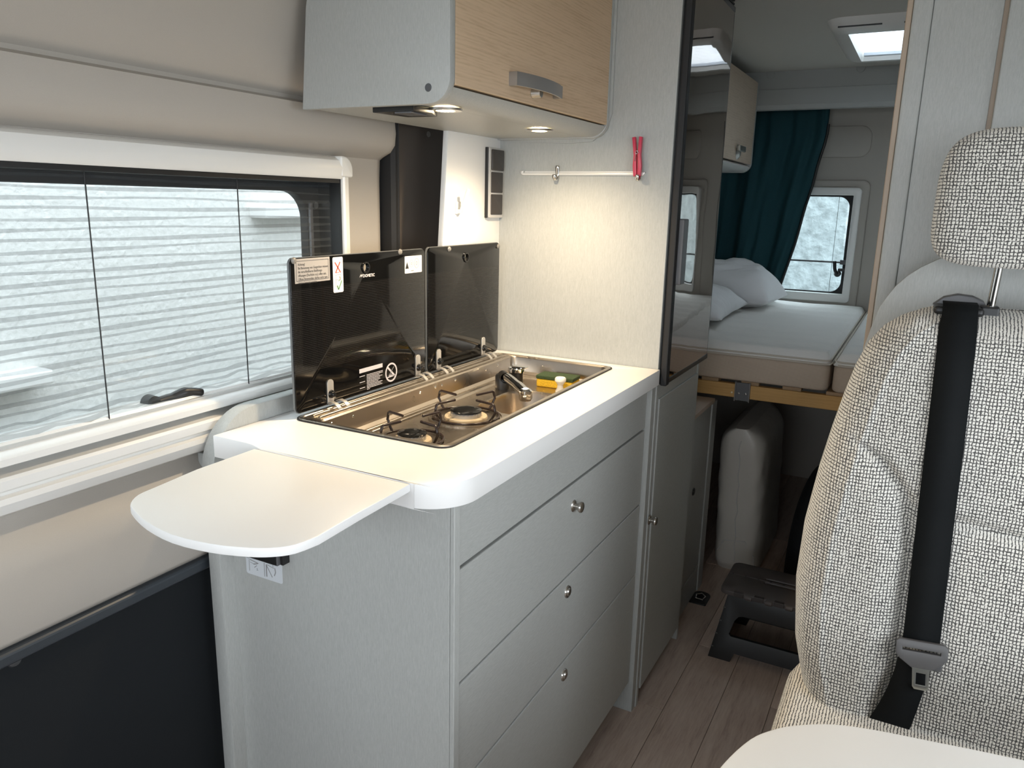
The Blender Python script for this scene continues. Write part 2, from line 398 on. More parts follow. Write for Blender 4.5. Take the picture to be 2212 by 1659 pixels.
for q in ((30, 1425), (302, 1282)):
    p = at_x(q[0], q[1], -1.078); lathe('trim_clip', [(0, .006), (.004, .006), (.009, .004), (.011, 0)], (-1.0785, p.y, p.z), (1, 0, 0), P('clip_plastic', (.05, .053, .056), .4), wl, 16)
box('pillar_plate', -1.16, -1.118, 1.47, 1.80, .0, 2.0, BROWNP, wl, 0)
box('rear_lining', -1.10, -1.085, 1.805, 4.0, 0, 2.0, LINING, wl, 0)
seal = extr('door_seal', [(-1.13, 1.432), (-1.078, 1.437), (-1.072, 1.447), (-1.074, 1.458), (-1.084, 1.463), (-1.080, 1.470), (-1.086, 1.480), (-1.13, 1.484)], 'z', .0, 1.93, RUBBER, wl)
p = at_x(925, 290, -1.118); lathe('pillar_screw', [(0, .003), (.006, .003), (.007, 0)], (-1.118, p.y, p.z), (1, 0, 0), SATIN, wl, 14)

# --- right wall, with window by the dinette and cab door opening
wr = thing('wall_right', (.8, 1.2, 0), kind='structure')
for (y0, y1, z0, z1) in ((-1.6, -.4, 0, .90), (-1.6, -.4, 1.56, 2.0), (-1.6, -1.35, .90, 1.56), (-.49, -.4, .90, 1.56), (-.4, .05, 0, 2.0), (.05, 1.15, 0, .91), (.05, 1.15, 1.49, 2.0), (1.15, 2.75, 0, 2.0), (2.75, 4.05, 0, 2.0)):
    box('lining_panel', .80, .83, y0, y1, z0, z1, LINING, wr, 0)
wf = thing('wall_front', (-.15, -1.6, 0), kind='structure')
box('bulkhead', -1.14, .83, -1.64, -1.6, 0, .93, DARKP, wf, 0); box('header', -1.14, .83, -1.64, -1.6, 1.73, 2.0, LINING, wf, 0); box('windscreen_pillar', -1.14, -1.03, -1.64, -1.6, .93, 1.73, DARKP, wf, 0); box('windscreen_pillar', .72, .83, -1.64, -1.6, .93, 1.73, DARKP, wf, 0)
ce = thing('ceiling', (-.15, 1.2, ZC), kind='structure')
extr('ceiling_panel', [(-1.14, -1.64), (.83, -1.64), (.83, 4.05), (-1.14, 4.05)], 'z', ZC, ZC+.05, CEIL, ce, [rrect(-.315, .195, 2.80, 3.32, .02)])

# --- rear doors
wb = thing('wall_rear', (-.16, YR, 0), kind='structure')
wins = [(-.855, -.325), (.005, .535)]
extr('door_lining', [(-1.14, 0), (.83, 0), (.83, 2.0), (-1.14, 2.0)], 'y', YR, YR+.03, LINING, wb, [rrect(a, b, .93, 1.42, .02) for a, b in wins], smooth=False)
box('door_gap', -.163, -.157, YR-.002, YR+.001, .0, 1.75, RUBBER, wb, 0)
for a, b in wins:
    extr('window_surround', rrect(a-.055, b+.055, .84, 1.475, .035), 'y', YR-.010, YR, LINING, wb, [rrect(a-.012, b+.012, .91, 1.44, .02)], bev=.008, seg=3)
    s_ = 1 if a < -.2 else -1
    extr('pressed_panel', rrect(a+.03, b+.035, 1.575, 1.715, .05, 8), 'y', YR-.006, YR, LINING, wb, bev=.005, seg=3)
hd = thing('trim_1', (-.15, 3.66, 1.75), kind='structure')
extr('rear_header', [(3.70, 1.757), (3.655, 1.757), (3.645, 1.775), (3.655, 1.84), (3.662, 1.842), (3.662, ZC), (3.70, ZC)], 'x', -1.10, .80, P('header_panel', (.40, .405, .39), .6, bump=(900, .1)), hd)
for q in ((1665, 161), (1860, 146)):
    p = at_y(q[0], q[1], 3.66); lathe('screw_cover', [(0, .002), (.016, .002), (.018, 0)], (p.x, 3.662, p.z), (0, -1, 0), P('header_panel', (.4, .4, .4)), hd, 20)

# ================================================================== KITCHEN WINDOW
w1 = thing('window_1', (-1.09, .75, .9), kind='structure')
WY0, WY1, WZ0, WZ1 = .20, 1.285, .905, 1.422
# white frame: thick top bar, right upright, ribbed lower rail
XF = -1.062
extr('frame_top_bar', [(-1.094, 1.378), (XF-.004, 1.378), (XF, 1.383), (XF+.002, 1.400), (XF-.003, 1.414), (XF-.014, 1.421), (-1.094, 1.422)], 'y', WY0, WY1-.028, WPLAST, w1)
extr('frame_upright', [(-1.094, WY1-.026), (XF-.003, WY1-.026), (XF, WY1-.022), (XF-.003, WY1-.008), (XF-.012, WY1), (-1.094, WY1)], 'z', WZ0, WZ1-.032, WPLAST, w1)
extr('frame_corner', rrect(WY1-.034, WY1+.002, WZ1-.040, WZ1+.001, [.026, .004, .004, .004]), 'x', -1.094, XF+.002, WPLAST, w1, bev=.004, seg=3)
rail = [(-1.13, 1.0), (-1.098, 1.000), (-1.092, .992), (-1.076, .988), (-1.071, .984), (-1.071, .974), (-1.112, .970), (-1.112, .9635), (-1.066, .961), (XF, .957), (XF, .944), (-1.068, .940), (-1.068, .936), (XF+.004, .934), (XF+.006, .926), (XF, .911), (-1.075, .904), (-1.13, .904)]
extr('frame_lower_rail', rail, 'y', WY0, WY1, WPLAST, w1)
# reveal, black window frame with rounded corner, pane
box('reveal_top', -1.16, -1.07, WY0, 1.262, 1.370, 1.378, BLACK, w1, 0)
box('reveal_side', -1.16, -1.07, 1.256, 1.263, .98, 1.378, BLACK, w1, 0)
box('reveal_base', -1.16, -1.09, WY0, 1.262, .975, .996, P('pale_sill', (.5, .5, .48), .5), w1, 0)
extr('rubber_frame', rrect(.16, 1.28, .93, 1.40, .03), 'x', -1.150, -1.128, RUBBER, w1, [rrect(.22, 1.222, .99, 1.352, .055, 8)], bev=.003)
extr('pane', rrect(.19, 1.245, .955, 1.385, .055, 8), 'x', -1.158, -1.153, ACRYL, w1)
box('stay_arm', -1.128, -1.122, 1.224, 1.232, 1.0, 1.33, GREYPL, w1, .001)
lathe('stay_screw', [(0, .005), (.007, .005), (.008, 0)], (-1.128, 1.243, 1.325), (1, 0, 0), SATIN, w1, 16)
# pleated insect screen: broad facets that double back at each fold
nf = 26; zt, zb = 1.378, .992; ny = 40; zs = []
ph = (zt-zb)/nf
pl = []
z = zt
for k in range(nf):
    pl += [(z, 0.0), (z-ph*1.16, .0035), (z-ph*.98, .0010)]
    z -= ph
bm = bmesh.new(); rows = []
for i in range(ny+1):
    y = lerp(.19, 1.258, i/ny); row = []
    for k, (zz, dx) in enumerate(pl):
        b = k//3; wob = .0016*math.sin(y*38+b*1.7)*sst(8, 26, b)+.0022*math.sin(y*11+b*2.3)+(.0030*math.sin(y*75+b*.9) if b > 22 else 0)
        amp = .6+.4*math.sin(b*2.1+y*2)
        row.append(bm.verts.new((-1.100+dx, y, max(zb-.004, zz+wob*(1 if k % 3 else .6)-(ph*.10*amp if k % 3 == 1 else 0)))))
    rows.append(row)
for a, b in zip(rows, rows[1:]):
    for k in range(len(a)-1): bm.faces.new((a[k], b[k], b[k+1], a[k+1]))
bm_link('pleated_insect_screen', bm, MESH, w1)
box('screen_bottom_bar', -1.104, -1.094, WY0, 1.258, .988, .9955, GREYPL, w1, .001)
for q in ((210, 650), (524, 600)):
    p = at_x(q[0], q[1], -1.096); tube('screen_cord', [(-1.096, p.y, .994), (-1.096, p.y, 1.374)], .0011, INK, w1, 6)
p0 = at_x(333, 873, -1.112); p1 = at_x(425, 845, -1.112)
hy, hz = p0.y, p0.z
hnd = lathe('window_handle', [(0, .022), (.010, .022), (.014, .018), (.015, 0)], (-1.128, hy, hz), (1, 0, 0), BLACK, w1, 20)
tube('handle_lever', smoothpath([(-1.116, hy-.006, hz-.001), (-1.112, hy+.03, hz+.002), (-1.104, hy+.058, hz+.010), (-1.098, p1.y, p1.z)]), [.010]*7+[.009]*6+[.0075]*5+[.006], BLACK, hnd, 10)
lathe('handle_screw', [(0, .003), (.004, .003), (.005, 0)], (-1.106, hy, hz-.004), (1, 0, 0), SATIN, hnd, 12)

# ================================================================== KITCHEN BLOCK
ZW = .948
kc = thing('kitchen_cabinet', (-.8, 1.35, 0), 'grey laminate kitchen cabinet with three drawers and round nickel knobs', 'cabinet')
KX, KY0, KY1 = -.563, .885, 1.775
box('end_panel', -1.022, -.566, KY0, KY0+.016, .0, .912, LAMV, kc, .0015)
box('end_panel_edge', -.5655, -.5575, KY0, KY0+.016, 0, .912, LAMV, kc, .0012)
box('carcass_back', -1.02, -1.005, KY0+.016, 1.79, .06, .908, LAMV, kc, 0)
box('carcass_interior', -1.0, -.60, KY0+.017, 1.774, .06, .80, LAMV, kc, 0)
box('plinth', -.63, -.61, KY0+.016, 1.774, 0, .085, DARKP, kc, 0)
box('filler_strip', -1.088, -1.023, KY0-.006, KY0+.010, .0, .90, LAMV, kc, .002)
gy0, gy1 = KY0+.0185, KY1-.001
box('front_rail_panel', KX-.016, KX, gy0, gy1, .803, .908, LAMH, kc, .0015)
for (z0, z1, q) in ((.603, .7965, (1251, 1095)), (.410, .5985, (1237, 1281)), (.09, .4055, (1229, 1461))):
    d = box('drawer', KX-.016, KX, gy0, gy1, z0, z1, LAMH, kc, .002)
    p = at_x(q[0], q[1], KX+.012)
    kp = [(0, .021), (.006, .021), (.0105, .019), (.0115, .016), (.010, .0125), (.0065, .009), (.0060, .004), (.011, .002), (.0125, 0)] if q[0] == 1251 else [(0, .006), (.007, .006), (.0085, .004), (.009, .003), (.0125, .003), (.0135, 0)]
    lathe('knob', kp, (KX, p.y, p.z), (1, 0, 0), SATIN, d, 24)
dv = box('divider_upright', -1.0, -.551, 1.776, 1.802, 0, .908, LAMV, kc, .0015)
# curved back board beside the worktop
bb = extr('upstand', [(1.80, .0), (1.80, .980)]+[(.955-.100*math.sin(t), .880+.100*math.cos(t)) for t in [math.pi/2*k/12 for k in range(13)]]+[(.857, 0)], 'x', -1.052, -1.0215, LAMV, kc, bev=.004)
# sticker and catch under the flap
pa = at_y(531, 1196, KY0); pb = at_y(611, 1262, KY0)
extr('instruction_sticker', rrect(pa.x, pb.x, pb.z, pb.z+.037, .004), 'y', KY0-.0006, KY0, P('pale_blue_sticker', (.62, .65, .68), .4), kc)
sx, sz = pa.x, pb.z+.002
def ln(name, x0, z0, x1, z1, wd, mat, par):
    d = Vector((x1-x0, 0, z1-z0)); L = d.length; a = math.atan2(z1-z0, x1-x0)
    return box(name, 0, L, -.0003, 0, -wd/2, wd/2, mat, par, 0, matr=Matrix.Translation((x0, KY0-.0006, z0)) @ Matrix.Rotation(-a, 4, 'Y'))
for a in ((.008, .026, .008, .004, .0008), (.002, .028, .009, .028, .0008), (.010, .026, .030, .023, .0014), (.010, .021, .022, .019, .0006), (.018, .019, .028, .022, .0016), (.020, .013, .026, .018, .0012), (.044, .028, .044, .002, .0012), (.049, .026, .049, .003, .0022), (.050, .026, .067, .023, .0010), (.050, .024, .062, .005, .0014), (.069, .024, .070, .016, .0018), (.070, .016, .067, .009, .0018)):
    ln('sticker_print', sx+a[0], sz+a[1], sx+a[2], sz+a[3], a[4], INKS, kc)
text('sticker_print', '2.', .006, (sx+.025, KY0-.0007, sz+.009), TY, INK, kc); text('sticker_print', '1.', .006, (sx+.063, KY0-.0007, sz+.025), TY, INK, kc)
pc = at_y(567, 1205, KY0-.01)
pc0, pc1 = at_y(536, 1205, KY0-.02), at_y(604, 1226, KY0-.02)
box('flap_catch', pc0.x, pc1.x-.006, KY0-.020, KY0, pc1.z, .80, BLACK, kc, .002); box('catch_plate', pc1.x-.005, pc1.x-.003, KY0-.022, KY0, pc1.z+.002, .80, GREYPL, kc, .0005); box('catch_plate', pc1.x-.002, pc1.x+.004, KY0-.016, KY0, pc1.z+.002, .80, BLACK, kc, .001)

# worktop with rounded front corner and a shallow step behind the flap
wy = [(-1.02, .858), (-.945, .858), (-.928, .856), (-.912, .851), (-.898, .847), (-.60, .846)]
rc = .078
wtp = [(-1.02, 1.801)]+wy+[(-.543-rc+rc*math.sin(t), .846+rc-rc*math.cos(t)) for t in [math.pi/2*k/12 for k in range(13)]]+[(-.543, 1.801)]
hob_cut = rrect(-.970, -.653, 1.006, 1.751, .018)
wt = extr('worktop', wtp, 'z', ZW-.039, ZW, WHITE, None, [hob_cut], bev=.0018)
tag(wt, 'white kitchen worktop with rounded front corner, cut out for the hob', 'worktop')
fy = .845
fpx = [(552, 968), (425, 1013), (329, 1054), (298, 1068), (282, 1085), (286, 1099), (315, 1126), (370, 1154), (452, 1174), (535, 1183), (590, 1183), (638, 1176), (689, 1157), (775, 1107), (888, 1044)]
fp = [at_z(x_, y_, ZW-.001) for x_, y_ in fpx]; fp[0].y = fp[-1].y = fy
fpv = smoothpath([Vector((p.x, p.y, 0)) for p in fp[2:13]], 3)
fo = extr('folding_worktop_flap', [(p.x, p.y) for p in [fp[0], fp[1]]+fpv+[fp[13], fp[14]]], 'z', ZW-.0135, ZW-.001, WHITE, None, bev=.002)
tag(fo, 'white rounded fold-up flap extending the worktop end', 'worktop flap')

# ================================================================== HOB AND SINK
hb = thing('hob_sink_unit', (-.81, 1.38, .80), 'stainless steel hob and sink unit with raised black glass lids', 'hob')
def loop(x0, x1, y0, y1, r, z, n=6): return [(u, v, z) for u, v in rrect(x0, x1, y0, y1, r, n)]
hx0, hx1, hy0, hy1 = -.976, -.647, 1.0, 1.757
def ins(d, z, r=.022): return loop(hx0+d, hx1-d, hy0+d, hy1-d, max(.004, r-d), z)
TZ, TS = .907, .900
Ls = [ins(.001, ZW+.0003), ins(0, ZW+.001), ins(.0005, ZW+.0025), ins(.002, ZW+.0035), ins(.008, ZW+.0035), ins(.0095, ZW+.002),
      loop(-.929, -.6572, 1.0105, 1.7465, .018, ZW+.001), loop(-.926, -.6585, 1.0115, 1.7455, .017, ZW-.002), loop(-.921, -.663, 1.015, 1.741, .016, TZ+.006), loop(-.915, -.668, 1.021, 1.735, .016, TZ)]
bm = bmesh.new(); rows = [[bm.verts.new(p) for p in L] for L in Ls]
for a, b in zip(rows, rows[1:]):
    for k in range(len(a)): bm.faces.new((a[k], a[(k+1) % len(a)], b[(k+1) % len(b)], b[k]))
sk = [(-.908, -.677, 1.372, 1.725, .03, TZ), (-.906, -.679, 1.374, 1.723, .028, TZ-.003), (-.903, -.682, 1.377, 1.720, .028, TS+.004), (-.899, -.686, 1.381, 1.716, .026, TS), (-.842, -.690, 1.387, 1.610, .06, TS), (-.839, -.693, 1.390, 1.607, .058, TS-.006), (-.830, -.702, 1.400, 1.597, .05, .828), (-.818, -.714, 1.412, 1.585, .04, .806)]
srows = [[bm.verts.new(p) for p in loop(*s)] for s in sk]
for a, b in zip(srows, srows[1:]):
    for k in range(len(a)): bm.faces.new((a[k], a[(k+1) % len(a)], b[(k+1) % len(b)], b[k]))
bm.faces.new(srows[-1])
def ledges(r):
    out = []
    for k in range(len(r)):
        e = bm.edges.get((r[k], r[(k+1) % len(r)])); out.append(e)
    return out
bmesh.ops.triangle_fill(bm, edges=ledges(rows[-1])+ledges(srows[0]), use_beauty=True)
autosmooth(bm_link('steel_basin', bm, STEEL, hb), 30)
extr('rim_seal', rrect(hx0-.0025, hx1+.0025, hy0-.0025, hy1+.0025, .024), 'z', ZW, ZW+.0022, RUBBER, hb, [rrect(hx0+.004, hx1-.004, hy0+.004, hy1-.004, .018)])
for X, zz in ((-.957, ZW+.001), (-.941, ZW+.0005)): tube('ledge_bead', [(X, 1.03, zz), (X, 1.035, zz+.001), (X, 1.735, zz+.001), (X, 1.74, zz)], .0035, STEEL, hb, 10)
for X in (-.903, -.889): tube('tray_bead', [(X, 1.04, TZ-.0005), (X, 1.045, TZ+.0005), (X, 1.352, TZ+.0005), (X, 1.358, TZ-.0005)], .004, STEEL, hb, 10)
lathe('drain', [(0, .002), (.018, .002), (.024, .0035), (.027, 0)], (-.766, 1.50, .8062), (0, 0, 1), CHROME, hb, 24)
for q in ((717, 915), (763, 899), (908, 848), (941, 836), (955, 832), (984, 821), (1050, 799), (1075, 789)):
    p = at_x(q[0], q[1], -.9195); lathe('rivet', [(0, .001), (.0022, .0012), (.003, 0)], (-.9195, p.y, max(p.z, TZ+.008)), (1, 0, 0), CHROME, hb, 10)
def burner(cx, cy, r):
    f = lathe('burner', [(0, .004), (r*1.36, .004), (r*1.40, .002), (r*1.40, 0)], (cx-.0, cy, TZ), (0, 0, 1), BRASS, hb, 32)
    n = 48; bm = bmesh.new(); rows = []
    for j, (rr, h) in enumerate(((r, .004), (r, .0125), (r*.93, .0130), (0, .013))):
        if rr == 0: rows.append(None); continue
        rows.append([bm.verts.new((cx+rr*math.cos(2*math.pi*k/n)*(1-(.03 if (j == 1 and k % 2) else 0)), cy+rr*math.sin(2*math.pi*k/n), TZ+h-(.002 if (j == 1 and k % 2) else 0))) for k in range(n)])
    for a, b in ((rows[0], rows[1]), (rows[1], rows[2])):
        for k in range(n): bm.faces.new((a[k], a[(k+1) % n], b[(k+1) % n], b[k]))
    bm.faces.new(rows[2]); bm_link('burner_ring', bm, P('burner_aluminium', (.58, .57, .55), .4, .5), f)
    lathe('burner_cap', [(0, .0195), (r*.5, .0192), (r*.86, .0178), (r*1.02, .0160), (r*1.03, .0140), (r*.95, .0126), (0, .0126)], (cx, cy, TZ), (0, 0, 1), ENAMEL, f, 40)
    return f
BS, BL2 = (-.797, 1.116), (-.796, 1.305)
burner(*BS, .0265); burner(*BL2, .0320)
def arm(cx, cy, a, r0, r1, zt):
    u = Vector((math.cos(a), math.sin(a), 0)); c0 = Vector((cx, cy, 0))
    P_ = lambda r, z: c0+u*r+Vector((0, 0, z))
    return [P_(r0, TZ+.005), P_(r0*1.10, TZ+.012), P_(r0*1.24, TZ+.026), P_(r0*1.18, zt-.002), P_(r0*1.12, zt), P_(r1, zt)]
def support(cx, cy, r0, angs):
    ps = tube('pan_support', [(cx+r0*math.cos(t), cy+r0*math.sin(t), TZ+.004) for t in [2*math.pi*k/40 for k in range(40)]], .0026, WIRE, hb, 8, True)
    for a in angs: tube('support_arm', arm(cx, cy, math.radians(a), r0, r0*.45, .949), .0027, WIRE, ps, 8)
    for a in (angs[0]+35, angs[0]+215):
        t = math.radians(a); lathe('foot', [(.003, 0), (.003, .003)], (cx+r0*math.cos(t), cy+r0*math.sin(t), TZ), (0, 0, 1), WIRE, ps, 8)
support(*BS, .058, (165, 75, -15, -105)); support(*BL2, .068, (165, 75, -15, -105))
extr('burner_well', [(BL2[0]+u, BL2[1]+v) for u, v in circ(0, 0, .078, 40)], 'z', TZ, TZ+.0025, STEEL, hb, [[(BL2[0]+u, BL2[1]+v) for u, v in circ(0, 0, .074, 40)]])
# faucet
fa = lathe('faucet', [(0, .036), (.014, .036), (.017, .032), (.017, 0)], (-.868, 1.590, TS), (0, 0, 1), BLACK, hb, 24)
sp = smoothpath([(-.868, 1.592, .932), (-.83, 1.555, .935), (-.77, 1.49, .937), (-.735, 1.452, .936)], 5)
tube('spout', sp, [.0105]*4+[.0115]*6+[.0125]*6, CHROME, fa, 16)
lathe('spout_head', [(0, .026), (.010, .026), (.0145, .022), (.0150, .006), (.012, 0), (0, 0)], (-.733, 1.450, .920), (0, 0, 1), CHROME, fa, 20)
lathe('spout_collar', [(.013, 0), (.013, .03)], (-.868, 1.592, .932), (.04, -.042, .001), BLACK, fa, 16)
lathe('tap_body', [(.018, 0), (.018, .030)], (-.862, 1.650, TS), (0, 0, 1), BLACK, fa, 24)
lathe('tap_knob', [(.017, 0), (.0205, .002), (.0205, .010), (.018, .0125), (0, .0125)], (-.862, 1.650, TS+.030), (0, 0, 1), CHROME, fa, 24)
box('tap_lever', -.872, -.832, 1.641, 1.659, TS+.0425, TS+.0475, CHROME, fa, .002)

# lids
HINGE = P('hinge_steel', (.60, .57, .52), .3, .6)
LX0, LX1 = -.976, -.970
def lid(y0, y1, z0, z1, hole):
    L = extr('glass_lid', rrect(y0, y1, z0, z1, .011), 'x', LX0, LX1, LIDG, hb, [circ(hole.y, hole.z, .0085)], bev=.001)
    extr('lid_edge', rrect(y0-.0012, y1+.0012, z0-.0012, z1+.0012, .012), 'x', LX0-.0005, LX0+.0035, P('glass_edge', (.14, .145, .145), .2), L, [rrect(y0, y1, z0, z1, .011)])
    extr('finger_hole_ring', circ(hole.y, hole.z, .0115), 'x', LX0-.001, LX1+.002, ENAMEL, L, [circ(hole.y, hole.z, .0085)], bev=.001)
    return L
h1 = at_x(790, 578, LX1); h2 = at_x(1007, 556, LX1)
lid1 = lid(1.003, 1.4115, .9575, 1.2365, h1); lid2 = lid(1.4235, 1.7485, .9575, 1.2385, h2)
for L, qs in ((lid1, ((634, 563), (864, 544))), (lid2, ((970, 538), (1076, 532)))):
    for q in qs:
        p = at_x(q[0], q[1], LX1); lathe('bumper', [(0, .004), (.003, .004), (.0052, .0025), (.006, 0)], (LX1, p.y, p.z), (1, 0, 0), P('clear_rubber', (.22, .21, .19), .15), L, 16)
for L, cx, ty, by in ((lid1, 713, 819, 885), (lid1, 902, 766, 828), (lid2, 947, 754, 812), (lid2, 1043, 728, 780)):
    t = at_x(cx, ty, LX1); yb = at_x(cx, by, LX1).y; y = (t.y+yb)/2
    hg = extr('hinge', rrect(y-.0088, y+.0088, ZW+.008, t.z, .008), 'x', LX1, LX1+.0022, HINGE, L, bev=.0006)
    lathe('hinge_bolt', [(0, .009), (.004, .009), (.005, .007), (.005, .004), (.0075, .003), (.0085, 0)], (LX1+.0022, y+.001, lerp(ZW+.008, t.z, .42)), (1, 0, 0), ENAMEL, L, 14)
    for dy in (-.010, .014):
        pts = [(LX1+.001, ZW+.014), (LX1+.010, ZW+.017), (LX1+.021, ZW+.014), (LX1+.029, ZW+.007), (LX1+.031, ZW+.003)]
        lo = [(u, v-.0022) for u, v in pts]; extr('hinge_strap', pts+lo[::-1], 'y', y+dy-.0045+.004, y+dy+.0045+.004, HINGE, L)
# stickers and print on the large lid
def yz(q): p = at_x(q[0], q[1], LX1); return p.y, p.z
e0 = LX1+.0002
def sticker(name, a, b, mat, r=.001):
    (ya, za), (yb, zb) = yz(a), yz(b); extr(name, rrect(min(ya, yb), max(ya, yb), min(za, zb), max(za, zb), r), 'x', LX1, e0+.0001, mat, lid1); return min(ya, yb), max(ya, yb), min(za, zb), max(za, zb)
def seg(name, y0, z0, y1, z1, wd, mat):
    L = math.hypot(y1-y0, z1-z0); a = math.atan2(z1-z0, y1-y0)
    return box(name, 0, .0002, 0, L, -wd/2, wd/2, mat, lid1, 0, matr=Matrix.Translation((e0+.0002, y0, z0)) @ Matrix.Rotation(a, 4, 'X'))
y0, y1, z0, z1 = sticker('notice_sticker', (635, 560), (713, 605), LABELG)
for a in ((y0+.004, z0+.004, y1-.004, z0+.004), (y0+.004, z1-.004, y1-.004, z1-.004), (y0+.004, z0+.004, y0+.004, z1-.004), (y1-.004, z0+.004, y1-.004, z1-.004)): seg('notice_border', *a, .0006, INK)
txt = 'Achtung!\nBei Benutzung von Gasgeräten müssen\ndie verschließbaren Belüftungs-\nöffnungen (Dachluke o.ä.) offen sein.\nOffene Brennstellen dürfen nicht zum\nHeizen benutzt werden.'
to = text('notice_text', txt, .0062, (e0+.0002, y0+.008, z1-.012), TX, INK, lid1, 1.05, .00004)
wd = to.dimensions.y
if wd > (y1-y0-.013): to.scale.y = (y1-y0-.013)/wd; to.location.y -= (wd-(y1-y0-.013))/2
a0, a1, b0, b1 = sticker('ventilation_sticker', (718, 556), (742, 630), LABELW, .003)
ww, hh = a1-a0, b1-b0
for s in ((.2, .86, .75, .56, .0026, INKR), (.72, .86, .25, .56, .0026, INKR), (.25, .56, .6, .57, .001, INKR), (.25, .5, .75, .5, .0006, INKS), (.25, .5, .25, .36, .0006, INKS), (.75, .5, .75, .36, .0006, INKS), (.25, .36, .75, .36, .0006, INKS), (.25, .36, .25, .16, .0006, INKS), (.25, .16, .45, .16, .0006, INKS), (.38, .2, .5, .08, .0026, INKG), (.5, .08, .85, .33, .0022, INKG), (.5, .32, .72, .36, .001, INKG), (.62, .46, .7, .38, .003, LABELG)):
    seg('ventilation_print', a0+s[0]*ww, b0+s[1]*hh, a0+s[2]*ww, b0+s[3]*hh, s[4], s[5])
c0, c1, d0, d1 = sticker('warning_sticker', (874, 554), (911, 587), LABELW, .002)
extr('warning_triangle', [(c0+.002, d0+.010), (c0+.014, d0+.010), (c0+.008, d0+.024)], 'x', e0+.0001, e0+.0004, INK, lid1)
for cy, rr in ((c0+.024, .008), (c0+.043, .0105)):
    extr('warning_print', circ(cy, d0+.020, rr*.8, 20, rr), 'x', e0+.0001, e0+.0004, INKS, lid1, [circ(cy, d0+.020, rr*.74, 20, rr*.93)], smooth=False)
    extr('warning_print', circ(cy, d0+.020, rr*.3, 5, rr*.45), 'x', e0+.0001, e0+.0004, INKS, lid1, [circ(cy, d0+.020, rr*.2, 5, rr*.33)], smooth=False)
seg('warning_print', c0+.022, d0+.005, c0+.032, d0+.005, .0018, INKS)
ly, lz = yz((777, 600))
text('maker_lettering', 'DOMETIC', .0082, (e0+.0002, ly+.010, lz), TX, INKW, lid1, 1, .0002)
for s in ((0, .001, .003, .006), (.003, .006, .0038, .0022), (.0055, .001, .0085, .006), (.0055, .006, .0055, .003)): seg('maker_mark', ly+s[0], lz+s[1], ly+s[2], lz+s[3], .0012, INKW)
# print at the foot of the lid: bar, lines of small type, no-lighting sign
(qa, za), (qb, zb) = yz((776, 800)), yz((826, 788)); zt_ = za
zb0 = yz((776, 806))[1]
box('print_bar', e0, e0+.0002, qa, qb, zb0-.001, zb0+.0075, INKW, lid1, 0)
zc = zb0-.008
for k, (s0, s1) in enumerate(((.30, 1), (.30, 1), (.30, .86), (.30, .98), (.30, .88), (.30, .88), (.30, .80), (.30, .98), (.30, .92), (.30, .98), (.30, .42))):
    yy = qa+s0*(qb-qa)
    while yy < qa+s1*(qb-qa)-.001:
        L = random.uniform(.003, .008); seg('small_type', yy, zc, min(yy+L, qa+s1*(qb-qa)), zc, .0013, INKW); yy += L+.0009
    if k in (0, 4, 8): seg('small_type', qa, zc, qa+.22*(qb-qa), zc, .0013, INKW)
    zc -= .0030
ny_, nz_ = yz((845, 804)); ra, rb = .0195, .0195
extr('no_match_sign', circ(ny_, nz_, .0205, 40), 'x', e0, e0+.0002, INKW, lid1, [circ(ny_, nz_, .0168, 40)], smooth=False)
seg('no_match_sign', ny_-.0125, nz_+.0125, ny_+.0125, nz_-.0100, .0042, INKW); seg('no_match_sign', ny_+.009, nz_+.011, ny_-.011, nz_-.008, .0014, INKS)
seg('no_match_sign', ny_-.0155, nz_-.0095, ny_+.0155, nz_-.0085, .0018, INKW)
for dy in (-.006, -.002, .002): extr('no_match_sign', [(ny_+dy-.0016, nz_-.0085), (ny_+dy+.0016, nz_-.0085), (ny_+dy, nz_-.0025)], 'x', e0, e0+.0003, INKW, lid1)

# sponge and plug
sg = thing('kitchen_sponge', (-.766, 1.685, TS), 'yellow kitchen sponge with green scourer in the steel sink unit', 'sponge')
R_ = Matrix.Translation((-.766, 1.685, TS)) @ Matrix.Rotation(math.radians(3), 4, 'Z')
box('foam', -.045, .050, -.026, .026, .0, .020, SPY, sg, .004, 3, R_); box('scourer', -.046, .051, -.0265, .0265, .020, .029, SPG, sg, .002, 2, R_)
pgw = at_z(1188, 845, .903)
lathe('plastic_cap', [(0, .0), (.011, .0), (.0115, .004), (.008, .010), (.0065, .018), (.010, .024), (.0135, .028), (.0135, .034), (.011, .037), (0, .0375)], (-.733, 1.632, TS), (0, 0, 1), P('white_plug', (.85, .83, .78), .4), None, 20)
tag(bpy.data.objects['plastic_cap'], 'small white plastic cap standing in the sink beside the sponge', 'plastic cap')

# ================================================================== OVERHEAD CABINET
oc = thing('overhead_cabinet', (-.86, 1.45, 1.493), 'grey kitchen wall cabinet with light oak flap and bow handle', 'cabinet')
OX, OY0, OY1, OZ = -.706, 1.10, 1.803, 1.493
rr = .040
sidep = [(-1.018, OZ), (OX-rr, OZ)]+[(OX-rr+rr*math.sin(t), OZ+rr-rr*math.cos(t)) for t in [math.pi/2*k/10 for k in range(1, 11)]]+[(OX, 1.90), (-.935, 1.90), (-.970, 1.80), (-1.002, 1.66)]
extr('end_panel', sidep, 'y', OY0, OY0+.016, LAMV, oc, bev=.0015)
extr('inner_end_panel', sidep, 'y', OY1-.017, OY1-.001, LAMV, oc, bev=.001)
lip = [(OX-.062, OZ+.003), (OX-.001-rr, OZ+.003)]+[(OX-.001-rr+rr*math.sin(t), OZ+.003+rr-rr*math.cos(t)) for t in [math.radians(a) for a in (15, 30, 45, 55)]]
lip += [(OX-.004, OZ+.026), (OX-.018, OZ+.026), (OX-.05, OZ+.018), (OX-.062, OZ+.018)]
